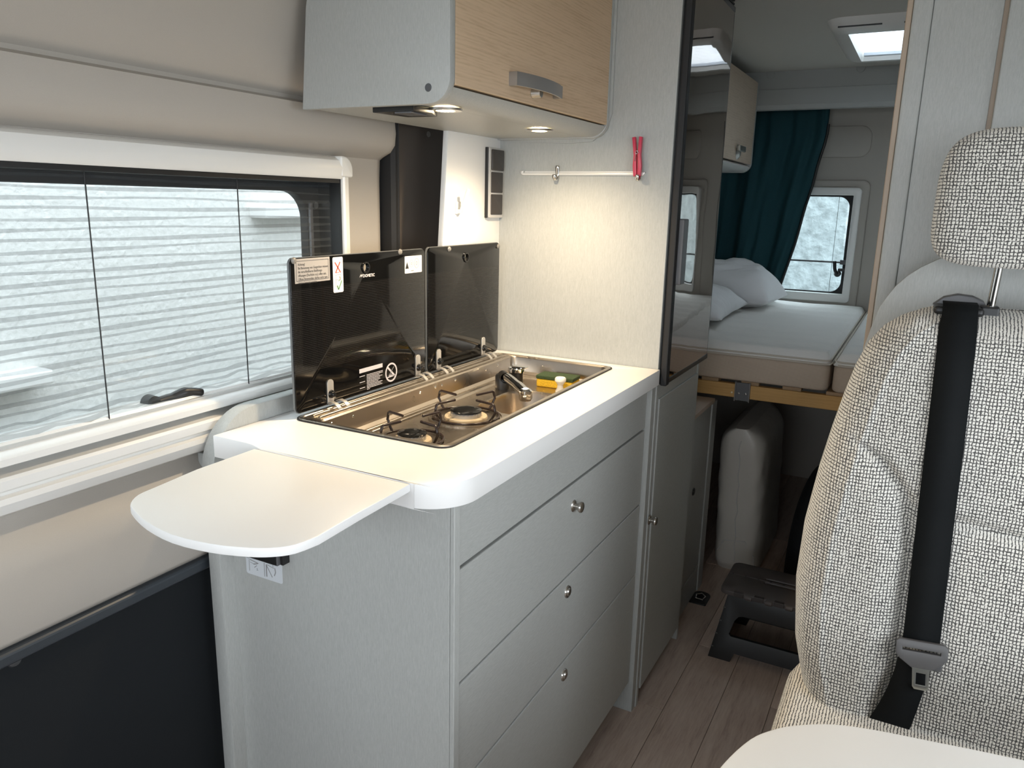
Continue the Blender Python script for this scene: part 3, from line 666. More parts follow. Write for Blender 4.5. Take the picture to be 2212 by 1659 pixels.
extr('front_lip', lip, 'y', OY0+.016, OY1-.017, LAMP, oc)
box('underside', -1.014, OX-.0625, OY0+.016, OY1-.017, OZ+.003, OZ+.018, LAMP, oc, 0)
box('interior', -.98, -.73, OY0+.017, OY1-.018, OZ+.03, 1.89, LAMV, oc, 0)
dr = box('flap_door', OX-.018, OX-.0005, OY0+.0175, OY1-.019, 1.5225, 1.90, OAK, oc, .0015)
pL = at_x(1122, 172, OX+.02); pR = at_x(1217, 197, OX+.02)
hyc, hyw, hz0, hz1 = (pL.y+pR.y)/2, (pR.y-pL.y)/2, (pL.z+pR.z)/2-.012, (pL.z+pR.z)/2+.012
def bow(w, d0, d1, n=14): return [(OX+d0+(d1-d0)*(1-(2*k/n-1)**2), hyc-w+2*w*k/n) for k in range(n+1)]
extr('handle', [(OX-.0004, hyc-hyw-.002)]+[(OX+.017, hyc-hyw-.003)]+bow(hyw-.004, .018, .030)+[(OX+.017, hyc+hyw+.003), (OX-.0004, hyc+hyw+.002), (OX-.0004, hyc+hyw-.006), (OX+.014, hyc+hyw-.008)]+bow(hyw-.009, .015, .026)[::-1]+[(OX+.014, hyc-hyw+.008), (OX-.0004, hyc-hyw+.006)], 'z', hz0, hz1, P('handle_satin', (.40, .385, .37), .42, .7), dr, bev=.0008)
lathe('latch_button', [(.010, 0), (.008, .018), (0, .019)], (OX, hyc, hz0-.001), (1, 0, 0), ALU, dr, 16)
pcp = at_y(925, 189, OY0); lathe('screw_cap', [(0, .0012), (.0058, .0012), (.0066, 0)], (pcp.x, OY0, pcp.z), (0, -1, 0), CAPG, oc, 20)
extr('wall_bracket_trim', [(OX+.006, 1.90), (OX+.006, OZ+.055), (OX-.006, OZ+.022), (OX-.04, OZ-.006), (-.80, OZ-.010), (-.93, OZ-.006), (-.945, OZ+.004), (-.80, OZ+.002), (OX-.03, OZ+.02), (OX-.004, 1.90)], 'y', OY1-.006, OY1-.0005, LAMP, oc)
# spotlights: recessed lamps
def spot(q, grp=None, lab=None):
    p = at_z(q[0], q[1], OZ)
    t = thing('recessed_spotlight', (p.x, p.y, OZ-.004), lab, 'spotlight')
    lathe('rim', [(.018, 0), (.029, .0005), (.0305, .004), (.018, .004)], (p.x, p.y, OZ-.0025), (0, 0, 1), SATIN, t, 32)
    lathe('lens', [(0, -.001), (.012, -.0005), (.0185, .0015)], (p.x, p.y, OZ-.002), (0, 0, 1), LAMPE, t, 32)
    l = bpy.data.lights.new('spot_bulb', 'SPOT'); l.energy = 1.9; l.color = (1, .79, .54); l.spot_size = math.radians(158); l.spot_blend = 1.0; l.shadow_soft_size = .014
    o = bpy.data.objects.new('spot_bulb', l); COL.objects.link(o); o.location = (0, 0, -.006); o.parent = t
    return t
s1 = spot((962, 237), lab='round lit spotlight beside the black vent flap under the wall cabinet')
s2 = spot((1165, 281), lab='round lit spotlight under the wall cabinet, nearer the grey partition')
pb0 = at_z(850, 233, OZ)
vf = thing('cable_cover', (-.85, 1.16, OZ-.01), 'flat black cover under the wall cabinet beside a spotlight', 'cover')
extr('cover_body', [(-.875, 1.118), (-.79, 1.118), (-.78, 1.16), (-.80, 1.205), (-.86, 1.20)], 'z', OZ-.008, OZ+.002, BLACK, vf, bev=.001); box('cover_strip', -.83, -.795, 1.120, 1.165, OZ-.0105, OZ-.008, GREYPL, vf, .0005)

# ================================================================== WHITE UPRIGHT BOARD, SWITCHES, HOOK
BX = -1.002
bd = extr('upright_wall_board', [(1.506, ZW), (1.803, ZW), (1.803, OZ+.010), (1.556, OZ+.010)], 'x', BX-.014, BX, WHITE, None, bev=.001)
tag(bd, 'white upright board behind the glass lids carrying switches and a hook', 'wall board')
ss = thing('switch_strip', (BX, 1.76, 1.3), 'slim silver strip with three dark square switches on white board', 'switch')
ya, yb, z0, z1 = 1.728, 1.800, 1.300, 1.472
extr('switch_frame', rrect(ya, yb, z0, z1, .004), 'x', BX, BX+.011, P('silver_plastic', (.55, .54, .52), .35), ss, bev=.0015); box('switch_backing', BX, BX+.008, ya-.004, ya, z0, z1, BLACK, ss, .001)
for k in range(3):
    zc = z0+.006+k*.0545; extr('switch_rocker', rrect(ya+.008, yb-.006, zc+.002, zc+.0525, .003), 'x', BX+.010, BX+.0135 if k < 2 else BX+.016, P('switch_brown', (.045, .038, .034), .4), ss, bev=.0012)
ph_ = at_x(988, 448, BX)
hk = thing('stick_on_hook', (BX, ph_.y, ph_.z), 'white stick-on hook on the white upright board', 'hook')
box('hook_pad', BX, BX+.004, ph_.y-.011, ph_.y+.011, ph_.z-.016, ph_.z+.014, WPLAST, hk, .002)
extr('hook_arm', [(BX+.003, -.014), (BX+.010, -.014), (BX+.032, .038), (BX+.031, .043), (BX+.027, .041), (BX+.010, -.004), (BX+.003, -.004)], 'y', ph_.y-.0055, ph_.y+.0055, WPLAST, hk, bev=.001, matr=Matrix.Translation((0, 0, ph_.z)))

# ================================================================== TALL UNIT, FRIDGE
PY = 1.803
tu = thing('tall_fridge_cabinet', (-.8, 2.0, 0), 'tall grey cabinet housing the refrigerator beside the kitchen worktop', 'cabinet')
box('side_panel', -1.085, -.548, PY, PY+.016, 0, 1.91, LAMP, tu, .0015)
box('far_side_panel', -1.085, -.548, 2.19, 2.206, 0, 1.91, LAMV, tu, .0015)
box('base_rail', -.57, -.550, PY+.017, 2.189, .865, .905, LAMV, tu, .001)
lowd = box('lower_door', -.562, -.5455, PY+.022, 2.187, .045, .868, LAMH, tu, .002)
pk = at_x(1411, 1125, -.535); lathe('knob', [(0, .021), (.006, .021), (.0105, .019), (.0115, .016), (.010, .0125), (.0065, .009), (.0060, .004), (.011, .002), (.0125, 0)], (-.5455, pk.y, pk.z), (1, 0, 0), SATIN, lowd, 24)
box('plinth', -.60, -.585, PY+.017, 2.189, 0, .045, DARKP, tu, 0)
box('back_fill', -1.08, -.60, PY+.017, 2.189, .02, .86, LAMV, tu, 0)
fr = thing('refrigerator', (-.75, 2.0, .906), 'built-in refrigerator with dark mirror-gloss door and black frame', 'refrigerator')
box('fridge_frame', -1.0, -.540, PY+.0165, 2.189, .906, 1.845, BLACK, fr, .003)
box('hinge_side_strip', -.542, -.526, PY+.0005, PY+.026, .907, 1.86, RUBBER, fr, .003)
fd = extr('door', [(-.540, PY+.022), (-.5285, PY+.024), (-.5265, 1.90), (-.5258, 2.0), (-.5265, 2.10), (-.5285, 2.204), (-.540, 2.206)], 'z', .925, 1.838, FRG, fr)
box('door_edge', -.541, -.529, 2.205, 2.211, .925, 1.838, BLACK, fr, .001); box('door_bottom_rail', -.541, -.5275, PY+.02, 2.21, .910, .925, BLACK, fr, .002); box('door_top_rail', -.541, -.5275, PY+.02, 2.21, 1.838, 1.852, GREYPL, fr, .002)
box('door_handle', -.530, -.5145, PY+.020, PY+.060, 1.155, 1.31, GREYPL, fd, .003)
for k in range(6): box('vent_slat', -.56, -.530, PY+.02, 2.205, 1.856+k*.009, 1.861+k*.009, BLACK, fr, .001)
box('vent_box', -.60, -.548, PY+.0165, 2.189, 1.853, 1.91, BLACK, fr, 0)

# rail with hooks and clothes peg
rl = thing('hanging_rail', (-.776, PY, 1.41), 'slotted aluminium hanging rail on the partition above the sink', 'rail')
extr('rail_body', rrect(-.940, -.610, 1.4075, 1.4235, .008, 8), 'y', PY-.006, PY, P('rail_aluminium', (.76, .75, .72), .32, .2), rl, [rrect(-.932, -.618, 1.4138, 1.4172, .0015)], bev=.001)
box('rail_slot', -.93, -.62, PY-.0015, PY-.0005, 1.4135, 1.4175, P('rail_aluminium', (.76, .75, .72)), rl, 0)
def shook(x, lab):
    pts = [(PY-.004, 1.428), (PY-.006, 1.431), (PY-.010, 1.428), (PY-.008, 1.416), (PY-.007, 1.405), (PY-.014, 1.396), (PY-.022, 1.396), (PY-.026, 1.404), (PY-.025, 1.409)]
    q = smoothpath([(x, *p) for p in pts], 4); bm = bmesh.new(); a = [bm.verts.new((x-.004, p.y, p.z)) for p in q]; b = [bm.verts.new((x+.004, p.y, p.z)) for p in q]
    for k in range(len(a)-1): bm.faces.new((a[k], b[k], b[k+1], a[k+1]))
    o = solid(bm_link('sliding_hook', bm, CHROME, None, True), .0016); return tag(o, lab, 'hook')
hx = at_y(1199, 380, PY-.02); shook(hx.x, 'small steel hook hanging alone on the rail')
hx2 = at_y(1378, 380, PY-.02); shook(hx2.x, 'small steel hook on the rail under the red clothes peg')
pgt = at_y(1376, 306, PY-.012); pgb = at_y(1380, 372, PY-.012)
pg = thing('clothes_peg', (hx2.x, PY-.012, 1.41), 'pink-red plastic clothes peg clipped to the hanging rail', 'clothes peg')
for s in (-1, 1):
    extr('peg_leg', [(s*.0005, -.040), (s*.006, -.042), (s*.0075, -.02), (s*.0060, .004), (s*.0085, .042), (s*.0035, .043), (s*.0010, .004), (s*.0012, -.02)], 'y', PY-.020, PY-.010, RED, pg, bev=.0008, matr=Matrix.Translation(((pgt.x+pgb.x)/2, 0, (pgt.z+pgb.z)/2)) @ Matrix.Rotation(math.radians(-3), 4, 'Y') @ Matrix.Diagonal((1.4, 1, 1.05, 1)))
pcx, pcz = (pgt.x+pgb.x)/2, (pgt.z+pgb.z)/2
tube('peg_spring', [(pcx+.0032*math.cos(t), PY-.0215, pcz+.010+.0032*math.sin(t)) for t in [2*math.pi*k/14 for k in range(14)]], .0007, CHROME, pg, 6, True)
tube('peg_spring', [(pcx-.001, PY-.0215, pcz+.007), (pcx-.004, PY-.0215, pcz-.010)], .0007, CHROME, pg, 6)

# ================================================================== LOW CABINET AND STORE UNDER THE BED
lc = thing('low_cabinet', (-.8, 2.5, 0), 'low grey cabinet between the refrigerator and the bed with small round knob', 'cabinet')
box('body', -1.08, -.595, 2.21, 2.60, .0, .695, LAMV, lc, .001)
box('top_shelf', -1.08, -.570, 2.21, 2.545, .697, .712, P('shelf_wood', (.50, .40, .33), .5), lc, .001)
ld = box('door', -.594, -.578, 2.215, 2.535, .105, .690, LAMV, lc, .002); box('lower_panel', -.594, -.578, 2.215, 2.535, .0, .099, LAMV, lc, .002)
box('end_upright', -.594, -.574, 2.538, 2.60, 0, .695, LAMV, lc, .002)
pk = at_x(1498, 1062, -.577); lathe('knob', [(0, .005), (.007, .005), (.009, .002), (.0125, .003), (.0135, 0)], (-.578, pk.y, pk.z), (1, 0, 0), BLACK, ld, 20)

# ================================================================== BED
BF = 2.55
bf = thing('bed_frame', (-.15, 3.2, .70), 'slatted wooden bed frame with honey-coloured front beam', 'bed frame')
box('front_beam', -1.06, .78, BF, BF+.025, .722, .768, BEECH, bf, .002); box('rear_beam', -1.06, .78, 3.93, 3.955, .722, .768, BEECH, bf, .002)
for k in range(14):
    x = -1.02+k*.132; box('slat', x, x+.058, BF+.004, 3.93, .768, .780, SLAT, bf, .002)
pbr = at_y(1604, 845, BF-.002)
br = box('support_bracket', pbr.x-.024, pbr.x+.024, BF-.006, BF, .715, .776, GREYPL, bf, .001); box('bracket_rim', pbr.x-.025, pbr.x-.021, BF-.010, BF, .712, .778, P('bracket_edge', (.2, .19, .18), .4), bf, .001); box('bracket_rim', pbr.x+.021, pbr.x+.025, BF-.010, BF, .712, .778, P('bracket_edge', (.2, .19, .18)), bf, .001)
for dx in (-.011, .011): lathe('rivet', [(0, .002), (.003, .0015), (.004, 0)], (pbr.x+dx, BF-.006, .740), (0, -1, 0), CHROME, bf, 10)
lathe('bolt', [(0, .002), (.003, .0015), (.004, 0)], (pbr.x-.035, BF, .738), (0, -1, 0), BRASS, bf, 10)
def mattress(name, x0, x1, y0, y1, z0, z1, lab, sag):
    t = thing(name, ((x0+x1)/2, (y0+y1)/2, z0), lab, 'mattress')
    r = .028
    extr('core', rrect(x0, x1, y0, y1, .03), 'z', z0, z1-.030, TICK, t, bev=.012, seg=4)
    def top(u, v):
        a = 2*u-1; b = 2*v-1; e = min(1, (1-abs(a))*(x1-x0)/2/.022, (1-abs(b))*(y1-y0)/2/.035)
        h = math.sqrt(max(0, 1-(1-e)**2)); bump_ = .0022*math.sin(14*u+2*math.sin(9*v))+.002*math.sin(v*60)
        return Vector((lerp(x0, x1, u), lerp(y0, y1, v), z1-.030+.030*h+(.004*math.cos(a*1.5)+bump_)*h-sag*sst(.75, 1, u)*sst(.6, 0, v)*h))
    grid('top_panel', 70, 60, top, MATTOP, t)
    tube('piping', [(u, v, z1-.030) for u, v in rrect(x0-.001, x1+.001, y0-.001, y1+.001, .03, 5)], .0035, P('mattress_piping', (.60, .54, .46), .8), t, 8, True)
    tube('piping', [(u, v, z1-.019) for u, v in rrect(x0+.001, x1-.001, y0+.001, y1-.001, .03, 5)], .003, P('mattress_piping', (.6, .54, .46)), t, 8, True)
    return t
mattress('mattress', -1.07, -.224, BF-.006, 3.96, .780, .897, 'white and beige mattress with the two pillows lying on it', 0)
mattress('mattress', -.2145, .78, BF-.006, 3.96, .780, .897, 'white and beige mattress without pillows, beside the washroom wall', 0)
from mathutils import noise as mnoise
def pillow(cx, cy, wx_, wy_, h, rot, lab, z0, seed):
    bm = bmesh.new(); N = 44; g = {}
    for side in (1, -1):
        for i in range(N+1):
            for j in range(N+1):
                x = 2*i/N-1; y = 2*j/N-1; t = max(0, (1-abs(x)**2.6)*(1-abs(y)**2.6))**.52
                X = x*wx_*(1-.07*(1-y*y)); Y = y*wy_*(1-.06*(1-x*x))
                n_ = mnoise.noise(Vector((X*9+seed, Y*9, side)))*.20+abs(mnoise.noise(Vector((X*5+Y*11+seed, Y*22-X*15, side*3))))*-.16*(1-abs(x)**4)
                z = side*h*t*(1+n_)*(1 if side > 0 else .35)
                k = (i, j, side) if 0 < i < N and 0 < j < N else (i, j, 0)
                if k not in g: g[k] = bm.verts.new((X, Y, z))
    def V(i, j, s): return g[(i, j, s)] if (i, j, s) in g else g[(i, j, 0)]
    for s_ in (1, -1):
        for i in range(N):
            for j in range(N): bm.faces.new((V(i, j, s_), V(i+1, j, s_), V(i+1, j+1, s_), V(i, j+1, s_)))
    R = Matrix.Translation((cx, cy, z0)) @ Matrix.Rotation(math.radians(rot[2]), 4, 'Z') @ Matrix.Rotation(math.radians(rot[0]), 4, 'X') @ Matrix.Rotation(math.radians(rot[1]), 4, 'Y')
    o = bm_link('pillow', bm, PILLOW, None, True, R); return tag(o, lab, 'pillow')
pillow(-.80, 3.60, .240, .175, .155, (0, 2, -4), 'white plump pillow lying against the curtain behind the creased pillow', .957, 3)
pillow(-.850, 3.115, .205, .30, .10, (0, 3, 2), 'white creased pillow lying flat at the open end of the bed', .945, 11)

# ================================================================== REAR CUPBOARD, CURTAIN, WINDOWS
rcb = thing('rear_wall_cupboard', (-.9, 2.95, 1.49), 'rear wall cupboard with pale wooden flap above the bed', 'cabinet')
RX = -.742
rp = [(-1.08, 1.49), (RX-.04, 1.49)]+[(RX-.04+.04*math.sin(t), 1.53-.04*math.cos(t)) for t in [math.pi/2*k/8 for k in range(1, 9)]]+[(RX, 1.868), (-1.08, 1.868)]
extr('end_panel', rp, 'y', 3.622, 3.640, LAMV, rcb, bev=.001); extr('near_end_panel', rp, 'y', 2.22, 2.238, LAMV, rcb, bev=.001)
extr('underside', [(-1.07, 1.492), (RX-.041, 1.492)]+[(RX-.001-.04+.04*math.sin(t), 1.532-.04*math.cos(t)) for t in [math.radians(a) for a in (20, 40, 60)]]+[(RX-.02, 1.524), (-1.07, 1.51)], 'y', 2.238, 3.622, WPLAST, rcb)
rd = box('flap_door', RX-.016, RX, 2.24, 3.620, 1.526, 1.867, wood('pale_birch', (.58, .47, .37), (.50, .39, .30), (14, 9, 60)), rcb, .0015)
ph2 = at_x(1593, 325, RX)
lathe('handle', [(0, .012), (.018, .012), (.026, .006), (.030, 0)], (RX, ph2.y, ph2.z-.006), (1, 0, 0), ALU, rd, 20); box('handle_bar', RX+.010, RX+.022, ph2.y-.05, ph2.y+.06, ph2.z-.004, ph2.z+.018, ALU, rd, .003)
box('dark_fitting', RX-.06, RX-.02, 3.05, 3.16, 1.474, 1.492, BLACK, rcb, .003)
box('back_panel', -1.08, -1.07, 2.24, 3.62, 1.50, 1.86, LAMV, rcb, 0)

cur_edge = [(258, 1781), (300, 1775), (350, 1758), (400, 1745), (450, 1728), (520, 1709), (580, 1688), (625, 1672), (665, 1655)]
ce_tab = []
for yy, xx in cur_edge: p = at_y(xx, yy, 3.87); ce_tab.append((p.z, p.x))
ce_tab.sort()
def curt(u, v):
    z = lerp(.912, 1.80, v); xr = interp(z, ce_tab)+.02; xl = -1.04
    x = lerp(xl, xr, u); k = lerp(1, .6, v)
    y = 3.87+.020*k*math.sin(u*15+1.2*math.sin(v*2.3)+2)+.009*math.sin(u*33+v*4)+.004*math.sin(u*67-v*3)+.02*(1-v)*u
    return Vector((x, y, z))
cu_o = thing('curtain', (-.8, 3.8, .9), 'dark teal curtain half drawn across the rear window', 'curtain')
solid(grid('curtain_cloth', 90, 24, curt, TEAL, cu_o), .003)
tube('edge_binding', [Vector(curt(1, v/20))+Vector((.002, -.002, 0)) for v in range(0, 19)], .006, BLACK, cu_o, 8)

for k, (a, b) in enumerate(wins):
    wn = thing('window_%d' % (k+2), ((a+b)/2, YR, .9), kind='structure')
    extr('frame', rrect(a-.008, b+.022, .906, 1.440, .018), 'y', YR-.022, YR+.02, WPLAST, wn, [rrect(a+.02, b-.012, .945, 1.405, .004)], bev=.004, seg=3)
    extr('rubber_frame', rrect(a-.005, b+.012, .92, 1.425, .03), 'y', YR+.028, YR+.045, RUBBER, wn, [rrect(a+.025, b-.028, .950, 1.398, .05, 8)])
    extr('pane', rrect(a, b, .93, 1.42, .03), 'y', YR+.050, YR+.054, ACRYL2, wn)
    box('screen_bar', a+.02, b-.012, YR+.010, YR+.018, 1.090, 1.098, GREYPL, wn, .001)
    tube('screen_cord', [(b-.075, YR+.012, .946), (b-.075, YR+.012, 1.404)], .0010, INK, wn, 6)
    hx_, hz_ = b-.045, 1.04
    hn = lathe('handle', [(0, .03), (.012, .03), (.015, .025), (.015, 0)], (hx_, YR+.028, hz_), (0, -1, 0), BLACK, wn, 16)
    tube('handle_lever', smoothpath([(hx_, YR-.002, hz_), (hx_-.012, YR-.005, hz_+.02), (hx_-.018, YR-.004, hz_+.06)]), .008, BLACK, hn, 8); box('handle_latch', hx_, b-.01, YR+.005, YR+.02, hz_+.012, hz_+.026, BLACK, hn, .003)
    box('screen_block', b-.040, b-.012, YR+.004, YR+.020, 1.084, 1.106, GREYPL, wn, .002)

# rooflight
w4 = thing('window_4', (-.06, 3.06, ZC-.03), kind='structure')
sx0, sx1, sy0, sy1 = -.372, .252, 2.725, 3.385
bm = bmesh.new()
Lr = [[(u, v, ZC) for u, v in rrect(sx0, sx1, sy0, sy1, .06, 8)], [(u, v, ZC-.022) for u, v in rrect(sx0+.010, sx1-.010, sy0+.010, sy1-.010, .06, 8)], [(u, v, ZC-.034) for u, v in rrect(sx0+.030, sx1-.030, sy0+.030, sy1-.030, .05, 8)],
      [(u, v, ZC-.036) for u, v in rrect(sx0+.062, sx1-.062, sy0+.080, sy1-.070, .006, 8)], [(u, v, ZC+.06) for u, v in rrect(sx0+.066, sx1-.066, sy0+.085, sy1-.075, .006, 8)]]
rows = [[bm.verts.new(p) for p in L] for L in Lr]
for a, b in zip(rows, rows[1:]):
    for k in range(len(a)): bm.faces.new((a[k], a[(k+1) % len(a)], b[(k+1) % len(b)], b[k]))
autosmooth(bm_link('frame', bm, WPLAST, w4), 35)
for (a, b) in ((-.335, -.21), (-.15, -.02)): box('vent_slot_shade', a, b, sy0+.012, sy0+.018, ZC-.0270, ZC-.0235, BLACK, w4, 0)  # black boxes on the frame, colour standing in for shade inside the slots
def rb(u, v):
    k = u*34; t = abs((k % 1)*2-1); return Vector((lerp(sx0+.07, sx1-.07, v), lerp(sy0+.09, sy1-.085, u), ZC-.012+.010*t+.002*math.sin(v*40+k)))
bl = grid('pleated_blind', 103, 14, rb, BLIND, w4)
for p in bl.data.polygons: p.use_smooth = False
box('blind_bar', sx0+.07, sx1-.07, sy1-.100, sy1-.078, ZC-.022, ZC-.010, P('blind_bar_plastic', (.62, .66, .72), .4), w4, .002)
extr('dome', rrect(sx0+.03, sx1-.03, sy0+.03, sy1-.03, .05), 'z', ZC+.062, ZC+.066, ACRYL, w4)

# ================================================================== STORE: WRAPPED CUSHION, DARK BAG, STOOL, FLOOR RING
wrp = thing('wrapped_cushion', (-.49, 2.9, 0), 'upright cushion wrapped in cloudy plastic film under the bed', 'cushion')
def bagf(u, v):
    th = 2*math.pi*u; z = .56*v
    def sp_(a, p): return math.copysign(abs(a)**p, a)
    x = .086*sp_(math.cos(th), .45); y = .24*sp_(math.sin(th), .3)
    k = 1 if v < .86 else math.sqrt(max(.0, 1-((v-.86)/.14)**2*.9)); k2 = 1-.10*sst(.06, 0, v)
    wob = .002*math.sin(z*19+th*3)+.0012*math.sin(z*47-th*5)
    return Vector((-.492+.02*v*-1+(x+math.copysign(wob, x))*k*k2, 2.985+(y+wob)*k2*(1-.02*v), z))
grid('cushion_body', 64, 48, bagf, BAGM, wrp, True)
bm = bmesh.new(); bm.faces.new([bm.verts.new(bagf(k/64, 1)) for k in range(64)]); bm_link('cushion_top', bm, BAGM, wrp)
tube('film_seam', [Vector(bagf(.75, .08+.84*k/14))+Vector((.003*math.sin(k*2.3), -.0015, 0)) for k in range(15)], .0022, P('film_seam_plastic', (.62, .60, .57), .2), wrp, 6)
tube('film_fold', [bagf(.66, .13), bagf(.72, .22), bagf(.77, .24), bagf(.84, .14), bagf(.85, .07)], .003, P('film_seam_plastic', (.6, .6, .6)), wrp, 6)
bgd = grid('storage_bag', 40, 24, lambda u, v: Vector((-.13+.20*math.copysign(abs(math.cos(2*math.pi*u))**.5, math.cos(2*math.pi*u))*math.cos(math.pi/2*v)**.4, 2.95+.22*math.copysign(abs(math.sin(2*math.pi*u))**.5, math.sin(2*math.pi*u))*math.cos(math.pi/2*v)**.4, .42*math.sin(math.pi/2*v)+.008*math.sin(u*40)*v)), BAGD, None, True)
tag(bgd, 'dark slumped bag in the store under the bed', 'bag')

st = thing('folding_step_stool', (-.27, 2.27, 0), 'grey and black plastic folding step stool on the floor', 'step stool')
tz = .222; tx0, tx1, ty0, ty1 = -.424, -.094, 2.168, 2.378; ym = 2.288
extr('top_board', rrect(tx0, tx1, ty0, ym-.001, [.003, .003, .024, .024]), 'z', tz-.014, tz, STOOLT, st, [rrect(-.315, -.205, ym-.020, ym-.006, .006)], bev=.002)
extr('top_board', rrect(tx0, tx1, ym+.001, ty1, [.024, .024, .003, .003]), 'z', tz-.014, tz, STOOLT, st, [rrect(-.315, -.205, ym+.006, ym+.020, .006)], bev=.002)
for k in range(5):
    x = tx0+.052+k*.058
    lathe('hinge_knuckle', [(0, 0), (.0075, .001), (.0085, .006), (.0085, .016), (.0075, .021), (0, .022)], (x+.022, ty0+.001, tz-.009), (1, 0, 0), STOOLT, st, 12)
    box('hinge_slot', x-.010, x+.018, ty0-.004, ty0+.010, tz-.013, tz+.0012, P('stool_slot', (.05, .042, .04), .5), st, .001)
for k in range(9): x = tx0+.012+k*.038; box('hinge_stud', x, x+.005, ym-.003, ym+.003, tz-.004, tz+.0008, STOOLB, st, 0)
# splayed front and rear frames with an opening and cut-out foot
def frame(yt, yb, nm):
    o = [(-.400, .205), (-.118, .205), (-.082, 0), (-.145, 0), (-.155, .028), (-.362, .028), (-.372, 0), (-.438, 0)]
    hole = [(-.372, .128), (-.362, .142), (-.350, .146), (-.168, .146), (-.156, .142), (-.146, .128), (-.136, .084), (-.140, .078), (-.378, .078), (-.384, .084)]
    me = extr(nm, o, 'y', 0, .012, STOOLB, st, [hole], bev=.001, matr=Matrix(((1, 0, 0, 0), (0, 1, (yt-yb)/.205, yb), (0, 0, 1, 0), (0, 0, 0, 1)))); return me
frame(2.182, 2.150, 'front_frame'); frame(2.356, 2.388, 'rear_frame')
for s, xt, xb in ((-1, -.402, -.436), (1, -.116, -.086)):
    for half in (0, 1):
        ya_, yb_ = (2.19, 2.27) if half == 0 else (2.274, 2.36)
        extr('side_leaf', [(ya_-.026*(1-half), 0), (yb_+.026*half, 0), (yb_, .205), (ya_, .205)], 'x', 0, .008, STOOLB, st, matr=Matrix(((1, 0, (xt-xb)/.205, xb), (0, 1, 0, 0), (0, 0, 1, 0), (0, 0, 0, 1))))
for k in range(4):
    z = .035+k*.042; xx = lerp(-.437, -.401, z/.205); box('edge_rib', xx-.001, xx+.006, lerp(2.149, 2.181, z/.205)-.0015, lerp(2.149, 2.181, z/.205), z, z+.003, P('rib_wear', (.12, .12, .12), .5), st, 0)

pf = at_z(1513, 1292, .0)
fr_ = thing('floor_lashing_eye', (pf.x, pf.y, 0), 'small black lashing plate with ring set on the floor', 'lashing eye')
extr('plate', rrect(pf.x-.030, pf.x+.030, pf.y-.050, pf.y+.045, [.028, .028, .006, .006]), 'z', 0, .004, BLACK, fr_, bev=.001)
tube('ring', [(pf.x-.012, pf.y-.02, .006), (pf.x+.012, pf.y-.02, .006), (pf.x+.016, pf.y+.005, .007), (pf.x, pf.y+.022, .008), (pf.x-.016, pf.y+.005, .007)], .003, CHROME, fr_, 8, True)

# ================================================================== WASHROOM WALL
ww_ = thing('wall_washroom', (.35, 2.1, 0), kind='structure')
WAY = 1.78
extr('aisle_post', rrect(-.085, -.0505, WAY-.004, WAY+.05, .003), 'z', 0, ZC, LAMP, ww_)
box('post_edge', -.096, -.0855, WAY-.002, WAY+.05, 0, ZC, BEADM, ww_, .002)
box('front_panel', -.050, .0665, WAY-.0, WAY+.016, 0, ZC, LAMV, ww_, .001); box('front_panel', .0745, .80, WAY-.022, WAY+.016, 0, ZC, LAMV, ww_, .002); box('panel_joint', .0665, .0745, WAY+.004, WAY+.016, 0, ZC, BEADM, ww_, 0)
box('aisle_panel', -.080, -.064, WAY+.05, 2.50, 0, ZC, LAMV, ww_, 0); box('bed_side_panel', -.080, .80, 2.484, 2.50, 0, ZC, LAMV, ww_, 0)
psn = at_y(1952, 447, WAY); lathe('screw', [(0, .001), (.003, .001), (.0035, 0)], (psn.x, WAY, psn.z), (0, -1, 0), SATIN, ww_, 10)

# ================================================================== BENCH
bn = thing('bench_seat', (.33, 1.2, 0), 'two-place bench seat in cream and charcoal woven fabric', 'bench seat')
BL_ = [(.50, -.095), (.54, -.108), (.60, -.125), (.70, -.136), (.80, -.134), (.90, -.122), (.97, -.110), (1.03, -.098), (1.08, -.086), (1.12, -.071), (1.15, -.050), (1.17, -.024), (1.182, .004), (1.188, .03)]
def yb_(z): return 1.345+(z-.5)*.165        # front plane of the backrest leans back
def back(u, v):
    z = lerp(.495, 1.188, v); xl = interp(z, BL_); xr = .775
    # more rows of points near the aisle edge
    s = u**1.5; x = lerp(xl, xr, s)
    e = min((x-xl)/.055, (xr-x)/.05, (1.188-z)/.05, (z-.495)/.03, 1); e = max(0, e)
    d = .085*math.sqrt(max(0, 1-(1-e)**2.0))
    # side bolster and stitched folds
    cx = interp(z, [(.5, .035), (.62, .040), (.80, .036), (.90, .016), (.945, -.022), (.975, -.075), (.985, -.13), (1.3, -.2)])
    dd = abs(x-cx)
    groove = math.exp(-(dd/.010)**2)*sst(1.0, .94, z)*.018
    bol = .016*sst(0, .05, cx-x)*sst(.985, .90, z)*sst(.05, .12, 1.188-z)
    zz = .868-.02*sst(.05, .3, x)
    if .045 < x: groove += .014*math.exp(-((z-zz)/.008)**2)
    elif x > cx: groove += .010*math.exp(-((z-(zz+.008))/.008)**2)*sst(cx, cx+.01, x)
    belly = .012*math.sin(math.pi*min(1, max(0, (z-.5)/.37)))*sst(.04, .12, x)+.014*math.sin(math.pi*min(1, max(0, (z-.87)/.32)))*sst(-.1, .05, x)
    pipe = .0035*math.exp(-(((x-xl)-.052)/.004)**2)*sst(.5, .6, z)
    return Vector((x, yb_(z)-d-(bol+belly)*e+groove*e-pipe, z))
bk = grid('backrest', 170, 150, back, FABRIC, bn)
def bside(u, v):
    z = lerp(.495, 1.188, v); xl = interp(z, BL_); return Vector((xl+.012*math.sin(math.pi*u*.5), yb_(z)+.055*u, z))
grid('backrest_side', 8, 60, bside, FABRIC, bn)
